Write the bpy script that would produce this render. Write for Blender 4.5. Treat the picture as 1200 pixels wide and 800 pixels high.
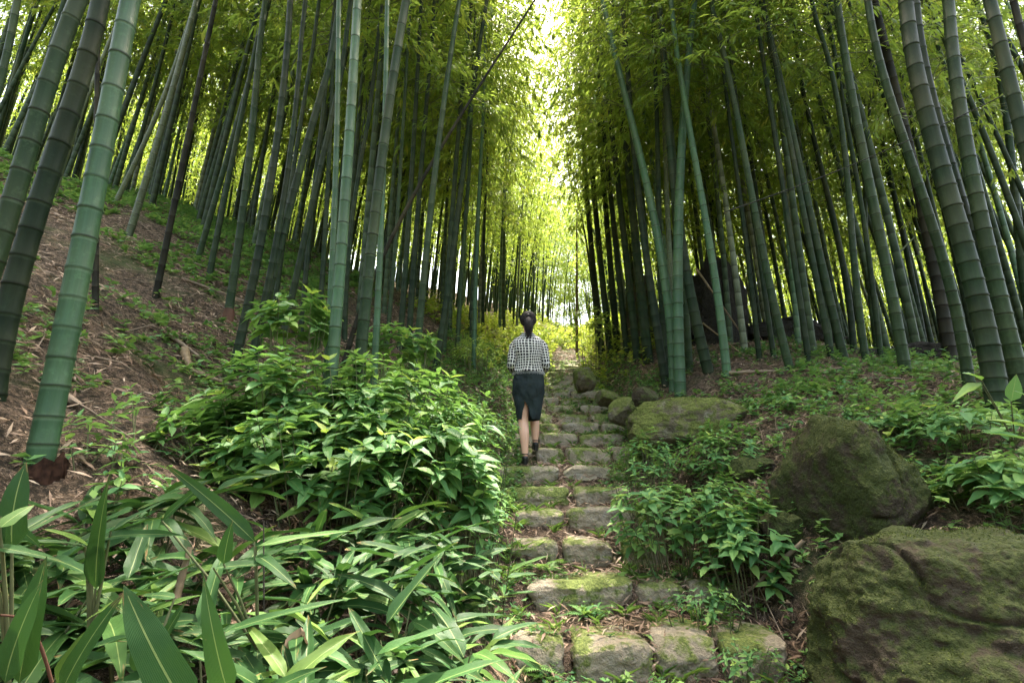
import bpy, math, random
import numpy as np
from mathutils import Vector, Matrix, Quaternion

for _o in list(bpy.data.objects):
    bpy.data.objects.remove(_o)
scene = bpy.context.scene
COL = scene.collection
random.seed(7)
RNG = np.random.default_rng(7)

# ------------------------------------------------------------------ camera
PITCH = math.radians(14.0)
cam_d = bpy.data.cameras.new('camera')
cam_d.lens = 18.0
cam_d.sensor_width = 36.0
cam_d.clip_start = 0.02
cam_d.clip_end = 1000
cam = bpy.data.objects.new('camera', cam_d)
COL.objects.link(cam)
cam.location = (0, 0, 0)
cam.rotation_euler = (math.radians(90) + PITCH, 0, 0)
scene.camera = cam

# ------------------------------------------------------------------ light
SUN_EL = math.radians(71)
SUN_AZ = math.radians(11)          # from straight ahead (+Y) towards the right (+X)
world = bpy.data.worlds.new('World')
scene.world = world
world.use_nodes = True
nt = world.node_tree
sky = nt.nodes.new('ShaderNodeTexSky')
sky.sky_type = 'NISHITA'
sky.sun_disc = False
sky.sun_elevation = SUN_EL
sky.sun_rotation = SUN_AZ
sky.air_density = 1.0
sky.dust_density = 5.0
sky.ozone_density = 0.6
wm = nt.nodes.new('ShaderNodeMix')
wm.data_type = 'RGBA'
wm.blend_type = 'MULTIPLY'
wm.inputs[0].default_value = 1.0
wm.inputs[7].default_value = (1.0, .93, .80, 1)      # hazy warm white sky
nt.links.new(sky.outputs[0], wm.inputs[6])
nt.links.new(wm.outputs[2], nt.nodes['Background'].inputs[0])
nt.nodes['Background'].inputs[1].default_value = 0.13
sun_d = bpy.data.lights.new('sun', 'SUN')
sun_d.energy = 2.6
sun_d.angle = math.radians(0.6)
sun_d.color = (1.0, 0.93, 0.80)
sun = bpy.data.objects.new('sun', sun_d)
COL.objects.link(sun)
sdir = Vector((math.sin(SUN_AZ) * math.cos(SUN_EL), math.cos(SUN_AZ) * math.cos(SUN_EL), math.sin(SUN_EL)))
sun.rotation_euler = sdir.to_track_quat('Z', 'Y').to_euler()

scene.view_settings.view_transform = 'Standard'
scene.view_settings.look = 'None'
scene.view_settings.exposure = 3.42
scene.view_settings.gamma = 1.0
scene.render.engine = 'CYCLES'
cy = scene.cycles
cy.use_denoising = True
cy.max_bounces = 7
cy.diffuse_bounces = 5
cy.glossy_bounces = 2
cy.transmission_bounces = 4
cy.transparent_max_bounces = 4
cy.caustics_reflective = False
cy.caustics_refractive = False
cy.sample_clamp_indirect = 6.0

# ------------------------------------------------------------------ noise
def _hash(ix, iy, iz):
    h = (ix.astype(np.int64) * 374761393 + iy.astype(np.int64) * 668265263 + iz.astype(np.int64) * 2147483647 * 3) & 0xffffffff
    h = ((h ^ (h >> 13)) * 1274126177) & 0xffffffff
    h = ((h ^ (h >> 16)) * 2246822519) & 0xffffffff
    return ((h ^ (h >> 15)) & 0xffffff) / float(0xffffff)

def vnoise(p):
    p = np.asarray(p, float)
    i = np.floor(p).astype(np.int64)
    f = p - i
    f = f * f * (3 - 2 * f)
    r = 0
    for dx in (0, 1):
        wx = f[..., 0] if dx else 1 - f[..., 0]
        for dy in (0, 1):
            wy = f[..., 1] if dy else 1 - f[..., 1]
            for dz in (0, 1):
                wz = f[..., 2] if dz else 1 - f[..., 2]
                r = r + wx * wy * wz * _hash(i[..., 0] + dx, i[..., 1] + dy, i[..., 2] + dz)
    return r * 2 - 1

def fbm(p, octs=4, gain=0.5):
    p = np.asarray(p, float)
    a, s, r = 1.0, 1.0, 0
    for k in range(octs):
        r = r + a * vnoise(p * s + 17.3 * k)
        a *= gain
        s *= 2.03
    return r

def smooth(x, a, b):
    t = np.clip((x - a) / (b - a), 0, 1)
    return t * t * (3 - 2 * t)

# ------------------------------------------------------------------ terrain
ROWS = [(2.95, -.867), (3.52, -.70), (3.99, -.518), (4.46, -.331), (4.93, -.156), (5.40, .04), (5.87, .239), (6.34, .42),
        (6.86, .60), (7.33, .775), (7.81, .955), (8.4, 1.15), (8.94, 1.35), (9.5, 1.53), (10.1, 1.73), (10.7, 1.93), (11.4, 2.15), (12.1, 2.38), (12.9, 2.63), (13.8, 2.92)]
PK = np.array([(-30, -1.9), (-4, -1.75), (0, -1.62), (1.5, -1.35), (2.4, -1.06), (2.95, -.93), (3.52, -.77), (4.46, -.40), (5.4, -.04), (6.34, .33), (7.33, .69), (8.4, 1.07),
               (10.1, 1.65), (12.9, 2.55), (17, 3.9), (21.3, 5.3), (27, 7.2), (33, 9.1), (38, 9.9), (50, 10.2), (90, 10.4)])
XK = np.array([(-30, 1.4), (0, 1.2), (1.8, 1.0), (2.9, .82), (3.6, .60), (4.5, .58), (5.6, .60), (8, .95), (12.8, 1.35), (21.3, 2.4), (34, 4.3), (50, 5.5), (90, 6)])

def xpath(y):
    return np.interp(y, XK[:, 0], XK[:, 1])

def terrain(x, y, detail=True):
    x = np.asarray(x, float)
    y = np.asarray(y, float)
    s = x - xpath(y)
    base = np.interp(y, PK[:, 0], PK[:, 1])
    u = np.maximum(0, np.abs(s) - .72)
    fl = 1 - .38 * smooth(y, 9, 20)
    left = 7.5 * (1 - np.exp(-.1 * u)) * fl
    right = 1.0 * (1 - np.exp(-u / .75)) + .035 * np.minimum(u, 12)
    drop = .12 * np.maximum(0, y - 5) + .10 * np.maximum(0, y - 10)
    right = right - smooth(u, 1.2, 6) * drop
    right = right - .12 * np.maximum(0, u - 14)
    z = base + np.where(s < 0, left, right)
    if detail:
        ry = [2.0, 2.93]
        rz = [-1.10, -1.06]
        for k, (a, b) in enumerate(ROWS):
            if k:
                ry.append(a - .02)
                rz.append(ROWS[k - 1][1] + .01)
            ry.append(a + .10)
            rz.append(b - .045)
        st = np.interp(y, ry, rz)
        w = (1 - smooth(np.abs(s + .06 * smooth(y, 4.2, 5)), .70, 1.0)) * smooth(y, 2.5, 2.95) * (1 - smooth(y, 12.5, 13.8))
        z = z * (1 - w) + st * w
        p = np.stack([x, y, 0 * x], -1)
        off = smooth(np.abs(s), .5, 1.8)
        z = z + off * (.10 * fbm(p * .9, 4) + .035 * fbm(p * 4.1, 3)) + (1 - off) * .012 * fbm(p * 9, 2) + smooth(np.abs(s), 3, 9) * .22 * fbm(p * .35 + 4, 3)
    return z

SP, CP = math.sin(PITCH), math.cos(PITCH)

def ray(px, py):
    t = (py - 400) / 600.0
    return Vector(((px - 600) / 600.0, CP + SP * t, SP - CP * t))

def at(px, py, D):
    return ray(px, py) * D

def atY(px, py, Y):
    r = ray(px, py)
    return r * (Y / r.y)

def ground(px, py, dmax=40):
    r = ray(px, py)
    D = np.arange(.5, dmax, .02)
    h = terrain(r.x * D, r.y * D)
    k = np.nonzero(h >= r.z * D)[0]
    d = D[k[0]] if len(k) else 12.0
    return Vector((r.x * d, r.y * d, float(terrain(r.x * d, r.y * d)))), float(d)

def gz(x, y):
    return float(terrain(x, y))

# ------------------------------------------------------------------ object helpers
def tag(o, label=None, cat=None, group=None, kind=None):
    if label and len(label.split()) > 16: print('LONG', label)
    if label: o['label'] = label
    if cat: o['category'] = cat
    if group: o['group'] = group
    if kind: o['kind'] = kind
    return o

def empty(name, loc, label=None, cat=None, group=None, rot=(0, 0, 0)):
    o = bpy.data.objects.new(name, None)
    COL.objects.link(o)
    o.location = loc
    o.rotation_euler = rot
    o.empty_display_size = .1
    return tag(o, label, cat, group)

def mesh(name, V, F, mat, smooth_=True, attrs=None, uv=None):
    """V (n,3); F list of equal-length faces array, or list of arrays"""
    me = bpy.data.meshes.new(name)
    V = np.asarray(V, np.float32)
    if isinstance(F, np.ndarray):
        F = [F]
    F = [np.asarray(f, np.int32) for f in F if len(f)]
    me.vertices.add(len(V))
    me.vertices.foreach_set('co', V.ravel())
    nl = sum(f.size for f in F)
    npoly = sum(len(f) for f in F)
    me.loops.add(nl)
    me.polygons.add(npoly)
    li = np.concatenate([f.ravel() for f in F])
    me.loops.foreach_set('vertex_index', li)
    starts, tot, c = [], [], 0
    for f in F:
        k = f.shape[1]
        starts.append(c + np.arange(len(f)) * k)
        tot.append(np.full(len(f), k))
        c += f.size
    me.polygons.foreach_set('loop_start', np.concatenate(starts).astype(np.int32))
    me.polygons.foreach_set('loop_total', np.concatenate(tot).astype(np.int32))
    me.polygons.foreach_set('use_smooth', np.full(npoly, smooth_))
    if attrs:
        for k, a in attrs.items():
            at_ = me.attributes.new(k, 'FLOAT', 'POINT')
            at_.data.foreach_set('value', np.asarray(a, np.float32))
    if uv is not None:
        l = me.uv_layers.new(name='UVMap')
        l.data.foreach_set('uv', np.asarray(uv, np.float32)[li].ravel())
    me.update(calc_edges=True)
    me.materials.append(mat)
    return me

def obj(name, me, parent=None, loc=None, mat4=None, kind=None, label=None):
    o = bpy.data.objects.new(name, me)
    COL.objects.link(o)
    if parent is not None:
        o.parent = parent
    if mat4 is not None:
        o.matrix_local = mat4
    elif loc is not None:
        o.location = loc
    if kind: o['kind'] = kind
    if label: o['label'] = label
    return o

def frame(p, d, n, sx=1, sy=1, sz=1):
    d = Vector(d).normalized()
    n = Vector(n)
    x = d.cross(n)
    if x.length < 1e-4:
        x = d.cross(Vector((.3, .8, .1)))
    x.normalize()
    z = x.cross(d)
    m = Matrix(((x.x * sx, d.x * sy, z.x * sz, p[0]), (x.y * sx, d.y * sy, z.y * sz, p[1]), (x.z * sx, d.z * sy, z.z * sz, p[2]), (0, 0, 0, 1)))
    return m

def tube(P, R, sides=8, cap=True):
    """tube along points P with radii R -> V, F(quads)"""
    P = np.asarray(P, float)
    n = len(P)
    R = np.broadcast_to(np.asarray(R, float), (n,))
    T = np.gradient(P, axis=0)
    T /= np.linalg.norm(T, axis=1)[:, None] + 1e-9
    ref = np.array([1., 0, 0]) if abs(T[0][0]) < .8 else np.array([0, 1., 0])
    A = ref - (T @ ref)[:, None] * T
    A /= np.linalg.norm(A, axis=1)[:, None] + 1e-9
    B = np.cross(T, A)
    th = np.arange(sides) * 2 * np.pi / sides
    V = P[:, None, :] + R[:, None, None] * (np.cos(th)[None, :, None] * A[:, None, :] + np.sin(th)[None, :, None] * B[:, None, :])
    V = V.reshape(-1, 3)
    i = np.arange(n - 1)[:, None] * sides
    j = np.arange(sides)[None, :]
    k = (j + 1) % sides
    F = np.stack([i + j, i + k, i + sides + k, i + sides + j], -1).reshape(-1, 4)
    return V, F

class MB:
    def __init__(self):
        self.V, self.F, self.A, self.n = [], {}, [], 0
    def add(self, V, F, a=0.0):
        V = np.asarray(V, float)
        F = np.asarray(F)
        self.V.append(V)
        self.F.setdefault(F.shape[1], []).append(F + self.n)
        self.A.append(np.full(len(V), a) if np.isscalar(a) else np.asarray(a))
        self.n += len(V)
    def mesh(self, name, mat, smooth_=True):
        return mesh(name, np.concatenate(self.V), [np.concatenate(f) for f in self.F.values()], mat, smooth_, {'rnd': np.concatenate(self.A)})

def cloud(tV, tF, P, D, N, L, W, rnd, name, mat, tuv=None, smooth_=True):
    """bake many copies of a leaf template (tV: y along, x across, z up)"""
    P = np.asarray(P, float); D = np.asarray(D, float); N = np.asarray(N, float)
    D = D / (np.linalg.norm(D, axis=1)[:, None] + 1e-9)
    X = np.cross(D, N)
    X /= np.linalg.norm(X, axis=1)[:, None] + 1e-9
    Z = np.cross(X, D)
    L = np.asarray(L)[:, None, None]; W = np.asarray(W)[:, None, None]
    V = P[:, None, :] + tV[None, :, 0:1] * W * X[:, None, :] + tV[None, :, 1:2] * L * D[:, None, :] + tV[None, :, 2:3] * L * Z[:, None, :]
    m, k = len(P), len(tV)
    F = (tF[None] + (np.arange(m) * k)[:, None, None]).reshape(-1, tF.shape[1])
    uv = None
    if tuv is not None:
        uv = np.tile(tuv, (m, 1))
    return mesh(name, V.reshape(-1, 3), F, mat, smooth_, {'rnd': np.repeat(rnd, k)}, uv)

# leaf templates --------------------------------------------------------
T4V = np.array([(0, 0, 0), (-.5, .42, .02), (0, 1, -.10), (.5, .42, .02)], float)       # blade of two triangles
T4F = np.array([(0, 3, 1), (1, 3, 2)])
T6V = np.array([(0, 0, 0), (-.5, .4, .04), (0, .42, -.02), (.5, .4, .04), (0, 1, -.14)], float)
T6F = np.array([(0, 2, 1), (0, 3, 2), (1, 2, 4), (2, 3, 4)])

def leaf_template(nseg=8, shape='ovate', fold=.12, droop=.25, wav=.0, across=4, twist=0, asp=1.0):
    v = np.linspace(0, 1, nseg + 1)
    if shape == 'ovate':
        w = np.sin(np.pi * v ** .72) ** .9 * (1 - .35 * v)
        w = w / w.max()
    elif shape == 'blade':
        w = np.minimum(1, (v / .16)) ** .6 * (1 - v ** 3.2) ** .85
    else:
        w = np.sin(np.pi * v ** .8)
    w[0] = .03
    w[-1] = .0
    us = np.linspace(-1, 1, across + 1)
    V, UV = [], []
    for i, t in enumerate(v):
        for u in us:
            x = u * w[i] * .5
            z = fold * asp * abs(u) * w[i] * .5 - droop * t ** 2 + wav * asp * math.sin(t * 14 + u * 2) * abs(u)
            a = twist * t
            V.append((x * math.cos(a), t, z + x * math.sin(a) * asp))
            UV.append((u * .5 + .5, t))
    F = []
    c = across + 1
    for i in range(nseg):
        for j in range(across):
            F.append((i * c + j, i * c + j + 1, (i + 1) * c + j + 1, (i + 1) * c + j))
    return np.array(V), np.array(F), np.array(UV)

# ------------------------------------------------------------------ materials
def newmat(name):
    m = bpy.data.materials.new(name)
    m.use_nodes = True
    t = m.node_tree
    b = t.nodes['Principled BSDF']
    return m, t, b

def N(t, typ, **kw):
    n = t.nodes.new(typ)
    for k, v in kw.items():
        if k in n.inputs.keys():
            n.inputs[k].default_value = v
        else:
            setattr(n, k, v)
    return n

def ramp(t, fac, stops):
    r = t.nodes.new('ShaderNodeValToRGB')
    e = r.color_ramp.elements
    e[0].position, e[0].color = stops[0][0], (*stops[0][1], 1)
    e[1].position, e[1].color = stops[-1][0], (*stops[-1][1], 1)
    for p, c in stops[1:-1]:
        x = e.new(p)
        x.color = (*c, 1)
    t.links.new(fac, r.inputs[0])
    return r.outputs[0]

def mathn(t, op, a, b=None, c=None):
    n = t.nodes.new('ShaderNodeMath')
    n.operation = op
    for i, x in enumerate((a, b, c)):
        if x is None: continue
        if hasattr(x, 'links'):
            t.links.new(x, n.inputs[i])
        else:
            n.inputs[i].default_value = x
    return n.outputs[0]

def mixc(t, fac, a, b, typ='MIX'):
    n = t.nodes.new('ShaderNodeMix')
    n.data_type = 'RGBA'
    n.blend_type = typ
    for s, x in ((0, fac), (6, a), (7, b)):
        if hasattr(x, 'links'):
            t.links.new(x, n.inputs[s])
        elif s == 0:
            n.inputs[0].default_value = x
        else:
            n.inputs[s].default_value = (*x, 1)
    return n.outputs[2]

def rnd_value(t):
    """random 0..1 from the object and the per-leaf attribute"""
    oi = N(t, 'ShaderNodeObjectInfo')
    a = N(t, 'ShaderNodeAttribute', attribute_name='rnd')
    return mathn(t, 'FRACT', mathn(t, 'ADD', oi.outputs['Random'], a.outputs['Fac']))

def leaf_mat(name, stops, trans=(.3, .4, .06), tw=.4, rough=.45, veins=None, spec=.4, coords=False):
    m, t, b = newmat(name)
    r = rnd_value(t)
    col = ramp(t, r, stops)
    out = t.nodes['Material Output']
    if veins:
        uvn = N(t, 'ShaderNodeUVMap')
        sep = N(t, 'ShaderNodeSeparateXYZ')
        t.links.new(uvn.outputs[0], sep.inputs[0])
        mid = mathn(t, 'ABSOLUTE', mathn(t, 'SUBTRACT', sep.outputs[0], .5))
        rib = mathn(t, 'LESS_THAN', mid, .022)
        if veins == 'blade':
            w = mathn(t, 'SINE', mathn(t, 'MULTIPLY', sep.outputs[0], 150.0))
        else:
            w = mathn(t, 'SINE', mathn(t, 'MULTIPLY', mathn(t, 'SUBTRACT', sep.outputs[1], mathn(t, 'MULTIPLY', mid, .75)), 62.0))
        wv = mathn(t, 'MULTIPLY', mathn(t, 'ADD', w, 1.0), .5)
        wv2 = mathn(t, 'POWER', wv, 5.0)
        noi = N(t, 'ShaderNodeTexNoise', Scale=14.0)
        t.links.new(uvn.outputs[0], noi.inputs['Vector'])
        col = mixc(t, mathn(t, 'MULTIPLY', noi.outputs[0], .55), col, (.035, .075, .018), 'MIX')
        col = mixc(t, mathn(t, 'MULTIPLY', wv2, .09 if veins == 'blade' else .2), col, (.16, .24, .07))
        col = mixc(t, mathn(t, 'MULTIPLY', rib, .6), col, (.28, .34, .12))
        n5 = N(t, 'ShaderNodeTexNoise', Scale=5.0, Detail=5.0, Roughness=.7)
        sc5 = N(t, 'ShaderNodeVectorMath', operation='ADD')
        t.links.new(uvn.outputs[0], sc5.inputs[0])
        oi5 = N(t, 'ShaderNodeObjectInfo')
        mm5 = mathn(t, 'MULTIPLY', oi5.outputs['Random'], 37.0)
        t.links.new(mm5, sc5.inputs[1])
        t.links.new(sc5.outputs[0], n5.inputs['Vector'])
        tip = ramp(t, mathn(t, 'ADD', mathn(t, 'MULTIPLY', sep.outputs[1], .55), mathn(t, 'MULTIPLY', n5.outputs[0], .75)), [(.90, (0, 0, 0)), (.97, (1, 1, 1))])
        spot = ramp(t, n5.outputs[0], [(.70, (0, 0, 0)), (.74, (.8, .8, .8))])
        col = mixc(t, mathn(t, 'MAXIMUM', tip, spot), col, (.20, .12, .05))
        bmp = N(t, 'ShaderNodeBump', Strength=.3, Distance=.0015)
        t.links.new(mathn(t, 'ADD', wv, mathn(t, 'MULTIPLY', noi.outputs[0], 2.0)), bmp.inputs['Height'])
        t.links.new(bmp.outputs[0], b.inputs['Normal'])
    t.links.new(col, b.inputs['Base Color'])
    b.inputs['Roughness'].default_value = rough
    b.inputs['Specular IOR Level'].default_value = spec
    tr = N(t, 'ShaderNodeBsdfTranslucent')
    tc = mixc(t, .5, col, trans)
    t.links.new(tc, tr.inputs[0])
    mx = N(t, 'ShaderNodeMixShader')
    mx.inputs[0].default_value = tw
    t.links.new(b.outputs[0], mx.inputs[1])
    t.links.new(tr.outputs[0], mx.inputs[2])
    t.links.new(mx.outputs[0], out.inputs[0])
    return m

M = {}
M['canopy'] = leaf_mat('bamboo_leaves', [(0, (.04, .095, .018)), (.45, (.10, .185, .030)), (.8, (.19, .265, .038)), (1, (.33, .32, .045))], (.52, .66, .09), .52, .5)
M['sasa'] = leaf_mat('broad_blade_leaf', [(0, (.010, .038, .014)), (.5, (.019, .064, .019)), (.85, (.038, .10, .026)), (1, (.12, .19, .035))], (.09, .22, .03), .17, .42, 'blade', .13)
M['shrub'] = leaf_mat('shrub_leaf', [(0, (.04, .13, .045)), (.4, (.085, .22, .07)), (.75, (.14, .30, .085)), (1, (.27, .40, .08))], (.30, .55, .08), .32, .5, 'pinnate', .25)
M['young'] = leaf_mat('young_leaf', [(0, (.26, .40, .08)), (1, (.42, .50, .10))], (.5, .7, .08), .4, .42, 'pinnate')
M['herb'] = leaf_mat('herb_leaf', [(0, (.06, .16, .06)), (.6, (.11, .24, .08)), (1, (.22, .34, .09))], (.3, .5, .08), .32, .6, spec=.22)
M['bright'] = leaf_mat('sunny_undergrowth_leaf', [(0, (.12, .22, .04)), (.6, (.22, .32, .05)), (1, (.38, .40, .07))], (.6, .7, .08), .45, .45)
M['fern'] = leaf_mat('fern_leaf', [(0, (.10, .22, .06)), (1, (.2, .34, .08))], (.35, .55, .08), .35, .45)
M['dead'] = leaf_mat('dead_leaf', [(0, (.07, .04, .025)), (.4, (.15, .09, .055)), (.75, (.28, .18, .12)), (1, (.50, .38, .28))], (.35, .25, .15), .12, .6)

def culm_mat(name, c1, c2, rough=.38, wax=(.30, .38, .27), scar=(.02, .02, .015), lich=.3):
    m, t, b = newmat(name)
    oi = N(t, 'ShaderNodeObjectInfo')
    tc = N(t, 'ShaderNodeTexCoord')
    no = N(t, 'ShaderNodeTexNoise', Scale=5.0, Detail=5.0)
    mp = N(t, 'ShaderNodeMapping')
    mp.inputs['Scale'].default_value = (3.5, 3.5, .6)
    t.links.new(tc.outputs['Object'], mp.inputs[0])
    t.links.new(mp.outputs[0], no.inputs['Vector'])
    nf = N(t, 'ShaderNodeTexNoise', Scale=34.0, Detail=6.0, Roughness=.7)
    t.links.new(tc.outputs['Object'], nf.inputs['Vector'])
    f = mathn(t, 'ADD', mathn(t, 'MULTIPLY', mathn(t, 'SUBTRACT', no.outputs[0], .5), 1.6), oi.outputs['Random'])
    col = ramp(t, f, [(0.1, c1), (.9, c2)])
    wx = N(t, 'ShaderNodeAttribute', attribute_name='wax')
    sc = N(t, 'ShaderNodeAttribute', attribute_name='scar')
    ag = N(t, 'ShaderNodeAttribute', attribute_name='along')
    blotch = ramp(t, nf.outputs[0], [(.52, (0, 0, 0)), (.68, (1, 1, 1))])
    ms = N(t, 'ShaderNodeMapping')
    ms.inputs['Scale'].default_value = (38, 38, 1.6)
    ns = N(t, 'ShaderNodeTexNoise', Scale=1.0, Detail=4.0, Roughness=.65)
    t.links.new(tc.outputs['Object'], ms.inputs[0])
    t.links.new(ms.outputs[0], ns.inputs['Vector'])
    streak = ramp(t, ns.outputs[0], [(.42, (1, 1, 1)), (.62, (0, 0, 0))])
    col = mixc(t, mathn(t, 'MULTIPLY', streak, .45), col, tuple(q * .45 for q in c1))
    ne = N(t, 'ShaderNodeTexNoise', Scale=1.3, Detail=3.0)
    t.links.new(tc.outputs['Object'], ne.inputs['Vector'])
    col = mixc(t, mathn(t, 'MULTIPLY', ramp(t, ne.outputs[0], [(.45, (0, 0, 0)), (.65, (1, 1, 1))]), .5), col, tuple(q * .8 + w * .10 for q, w in zip(c1, (.7, .55, .25))))
    col = mixc(t, mathn(t, 'MULTIPLY', blotch, lich), col, tuple(q * 2.2 + .03 for q in c2))
    ino = N(t, 'ShaderNodeAttribute', attribute_name='inode')
    col = mixc(t, mathn(t, 'MULTIPLY', ino.outputs['Fac'], .55), col, tuple(q * .42 for q in c1))
    col = mixc(t, mathn(t, 'MULTIPLY', ag.outputs['Fac'], .35), col, (.05, .06, .035))
    col = mixc(t, mathn(t, 'MULTIPLY', wx.outputs['Fac'], mathn(t, 'ADD', mathn(t, 'MULTIPLY', nf.outputs[0], .9), .15)), col, wax)
    col = mixc(t, sc.outputs['Fac'], col, scar)
    t.links.new(col, b.inputs['Base Color'])
    rr = mathn(t, 'ADD', mathn(t, 'MULTIPLY', nf.outputs[0], .3), rough - .12)
    t.links.new(rr, b.inputs['Roughness'])
    b.inputs['Specular IOR Level'].default_value = .10 if c2[1] < .07 else .2
    bp = N(t, 'ShaderNodeBump', Strength=.25, Distance=.004)
    m2 = N(t, 'ShaderNodeMapping')
    m2.inputs['Scale'].default_value = (60, 60, 3)
    t.links.new(tc.outputs['Object'], m2.inputs[0])
    n3 = N(t, 'ShaderNodeTexNoise', Scale=2.0, Detail=3.0)
    t.links.new(m2.outputs[0], n3.inputs['Vector'])
    t.links.new(n3.outputs[0], bp.inputs['Height'])
    t.links.new(bp.outputs[0], b.inputs['Normal'])
    return m

CM = {
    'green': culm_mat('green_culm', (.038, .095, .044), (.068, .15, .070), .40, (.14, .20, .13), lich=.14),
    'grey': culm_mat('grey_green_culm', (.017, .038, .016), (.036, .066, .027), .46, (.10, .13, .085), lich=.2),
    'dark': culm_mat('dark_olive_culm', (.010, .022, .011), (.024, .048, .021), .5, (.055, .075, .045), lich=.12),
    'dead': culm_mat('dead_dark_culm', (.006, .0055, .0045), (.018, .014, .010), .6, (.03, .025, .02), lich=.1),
    'pale': culm_mat('pale_culm', (.08, .10, .055), (.14, .17, .10), .45, (.24, .26, .19)),
    'tan': culm_mat('dry_tan_culm', (.16, .11, .065), (.24, .18, .12), .55, (.25, .21, .16)),
}

def ground_mat():
    m, t, b = newmat('leaf_litter_soil')
    tc = N(t, 'ShaderNodeTexCoord')
    n1 = N(t, 'ShaderNodeTexNoise', Scale=1.3, Detail=5.0)
    n2 = N(t, 'ShaderNodeTexNoise', Scale=26.0, Detail=5.0, Roughness=.7)
    vo = N(t, 'ShaderNodeTexVoronoi', Scale=34.0)
    mp = N(t, 'ShaderNodeMapping')
    mp.inputs['Scale'].default_value = (1, 2.2, 1.5)
    n0 = N(t, 'ShaderNodeTexNoise', Scale=9.0)
    for n in (n1, n2, n0):
        t.links.new(tc.outputs['Object'], n.inputs['Vector'])
    mv = N(t, 'ShaderNodeVectorMath', operation='ADD')
    t.links.new(tc.outputs['Object'], mv.inputs[0])
    t.links.new(n0.outputs[1], mv.inputs[1])
    t.links.new(mv.outputs[0], mp.inputs[0])
    t.links.new(mp.outputs[0], vo.inputs['Vector'])
    sep = N(t, 'ShaderNodeSeparateXYZ')
    t.links.new(vo.outputs['Color'], sep.inputs[0])
    leaves = ramp(t, sep.outputs[0], [(0, (.04, .027, .018)), (.4, (.11, .075, .050)), (.75, (.24, .165, .115)), (1, (.42, .31, .23))])
    soil = ramp(t, n2.outputs[0], [(.3, (.022, .017, .011)), (.7, (.085, .062, .042))])
    col = mixc(t, ramp(t, n2.outputs[0], [(.42, (0, 0, 0)), (.56, (1, 1, 1))]), soil, leaves)
    moss = ramp(t, n1.outputs[0], [(.52, (0, 0, 0)), (.66, (.7, .7, .7))])
    col = mixc(t, moss, col, (.06, .10, .028))
    t.links.new(col, b.inputs['Base Color'])
    b.inputs['Roughness'].default_value = .9
    b.inputs['Specular IOR Level'].default_value = .2
    bp = N(t, 'ShaderNodeBump', Strength=.9, Distance=.02)
    t.links.new(mathn(t, 'ADD', vo.outputs['Distance'], n2.outputs[0]), bp.inputs['Height'])
    t.links.new(bp.outputs[0], b.inputs['Normal'])
    return m

def rock_mat(name, stone1, stone2, moss1, moss2, amount=.5, sc=1.0, light=(.30, .28, .24)):
    m, t, b = newmat(name)
    tc = N(t, 'ShaderNodeTexCoord')
    ge = N(t, 'ShaderNodeNewGeometry')
    oi = N(t, 'ShaderNodeObjectInfo')
    off = N(t, 'ShaderNodeVectorMath', operation='ADD')
    t.links.new(ge.outputs['Position'], off.inputs[0])
    t.links.new(oi.outputs['Random'], off.inputs[1])
    def noise(s, d=6, r=.6):
        n = N(t, 'ShaderNodeTexNoise', Scale=s * sc, Detail=float(d), Roughness=r)
        t.links.new(off.outputs[0], n.inputs['Vector'])
        return n.outputs[0]
    a, bb, c = noise(3), noise(18), noise(75, 4, .7)
    stone = mixc(t, bb, stone1, stone2)
    stone = mixc(t, ramp(t, noise(9), [(.55, (0, 0, 0)), (.62, (.6, .6, .6))]), stone, light)
    moss = mixc(t, ramp(t, c, [(.35, (0, 0, 0)), (.65, (1, 1, 1))]), moss1, moss2)
    moss = mixc(t, ramp(t, bb, [(.5, (0, 0, 0)), (.7, (.6, .6, .6))]), moss, (.045, .05, .018))
    sp = N(t, 'ShaderNodeSeparateXYZ')
    t.links.new(ge.outputs['Normal'], sp.inputs[0])
    f = mathn(t, 'ADD', mathn(t, 'MULTIPLY', sp.outputs[2], .22), mathn(t, 'MULTIPLY', mathn(t, 'SUBTRACT', mathn(t, 'ADD', a, mathn(t, 'MULTIPLY', bb, .6)), .8), 2.0))
    f = mathn(t, 'ADD', f, amount - .12)
    fr = ramp(t, f, [(.28, (0, 0, 0)), (.5, (1, 1, 1))])
    col = mixc(t, fr, stone, moss)
    t.links.new(col, b.inputs['Base Color'])
    b.inputs['Roughness'].default_value = .88
    b.inputs['Specular IOR Level'].default_value = .25
    bp = N(t, 'ShaderNodeBump', Strength=1.0, Distance=.045)
    t.links.new(mathn(t, 'ADD', mathn(t, 'MULTIPLY', c, .35), mathn(t, 'ADD', bb, a)), bp.inputs['Height'])
    t.links.new(bp.outputs[0], b.inputs['Normal'])
    return m

M['ground'] = ground_mat()
M['stone'] = rock_mat('mossy_step_stone', (.19, .155, .11), (.44, .38, .29), (.08, .11, .03), (.22, .26, .07), .40)
M['pathrock'] = rock_mat('mossy_path_rock', (.08, .065, .045), (.20, .17, .12), (.07, .085, .02), (.17, .20, .05), .55)
M['boulder'] = rock_mat('mossy_boulder', (.028, .022, .015), (.085, .065, .045), (.026, .036, .010), (.070, .088, .024), .56, light=(.10, .085, .065))
M['cliff'] = rock_mat('dark_rock', (.010, .009, .008), (.035, .03, .025), (.03, .035, .015), (.06, .07, .03), -.1, light=(.03, .027, .022))

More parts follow.
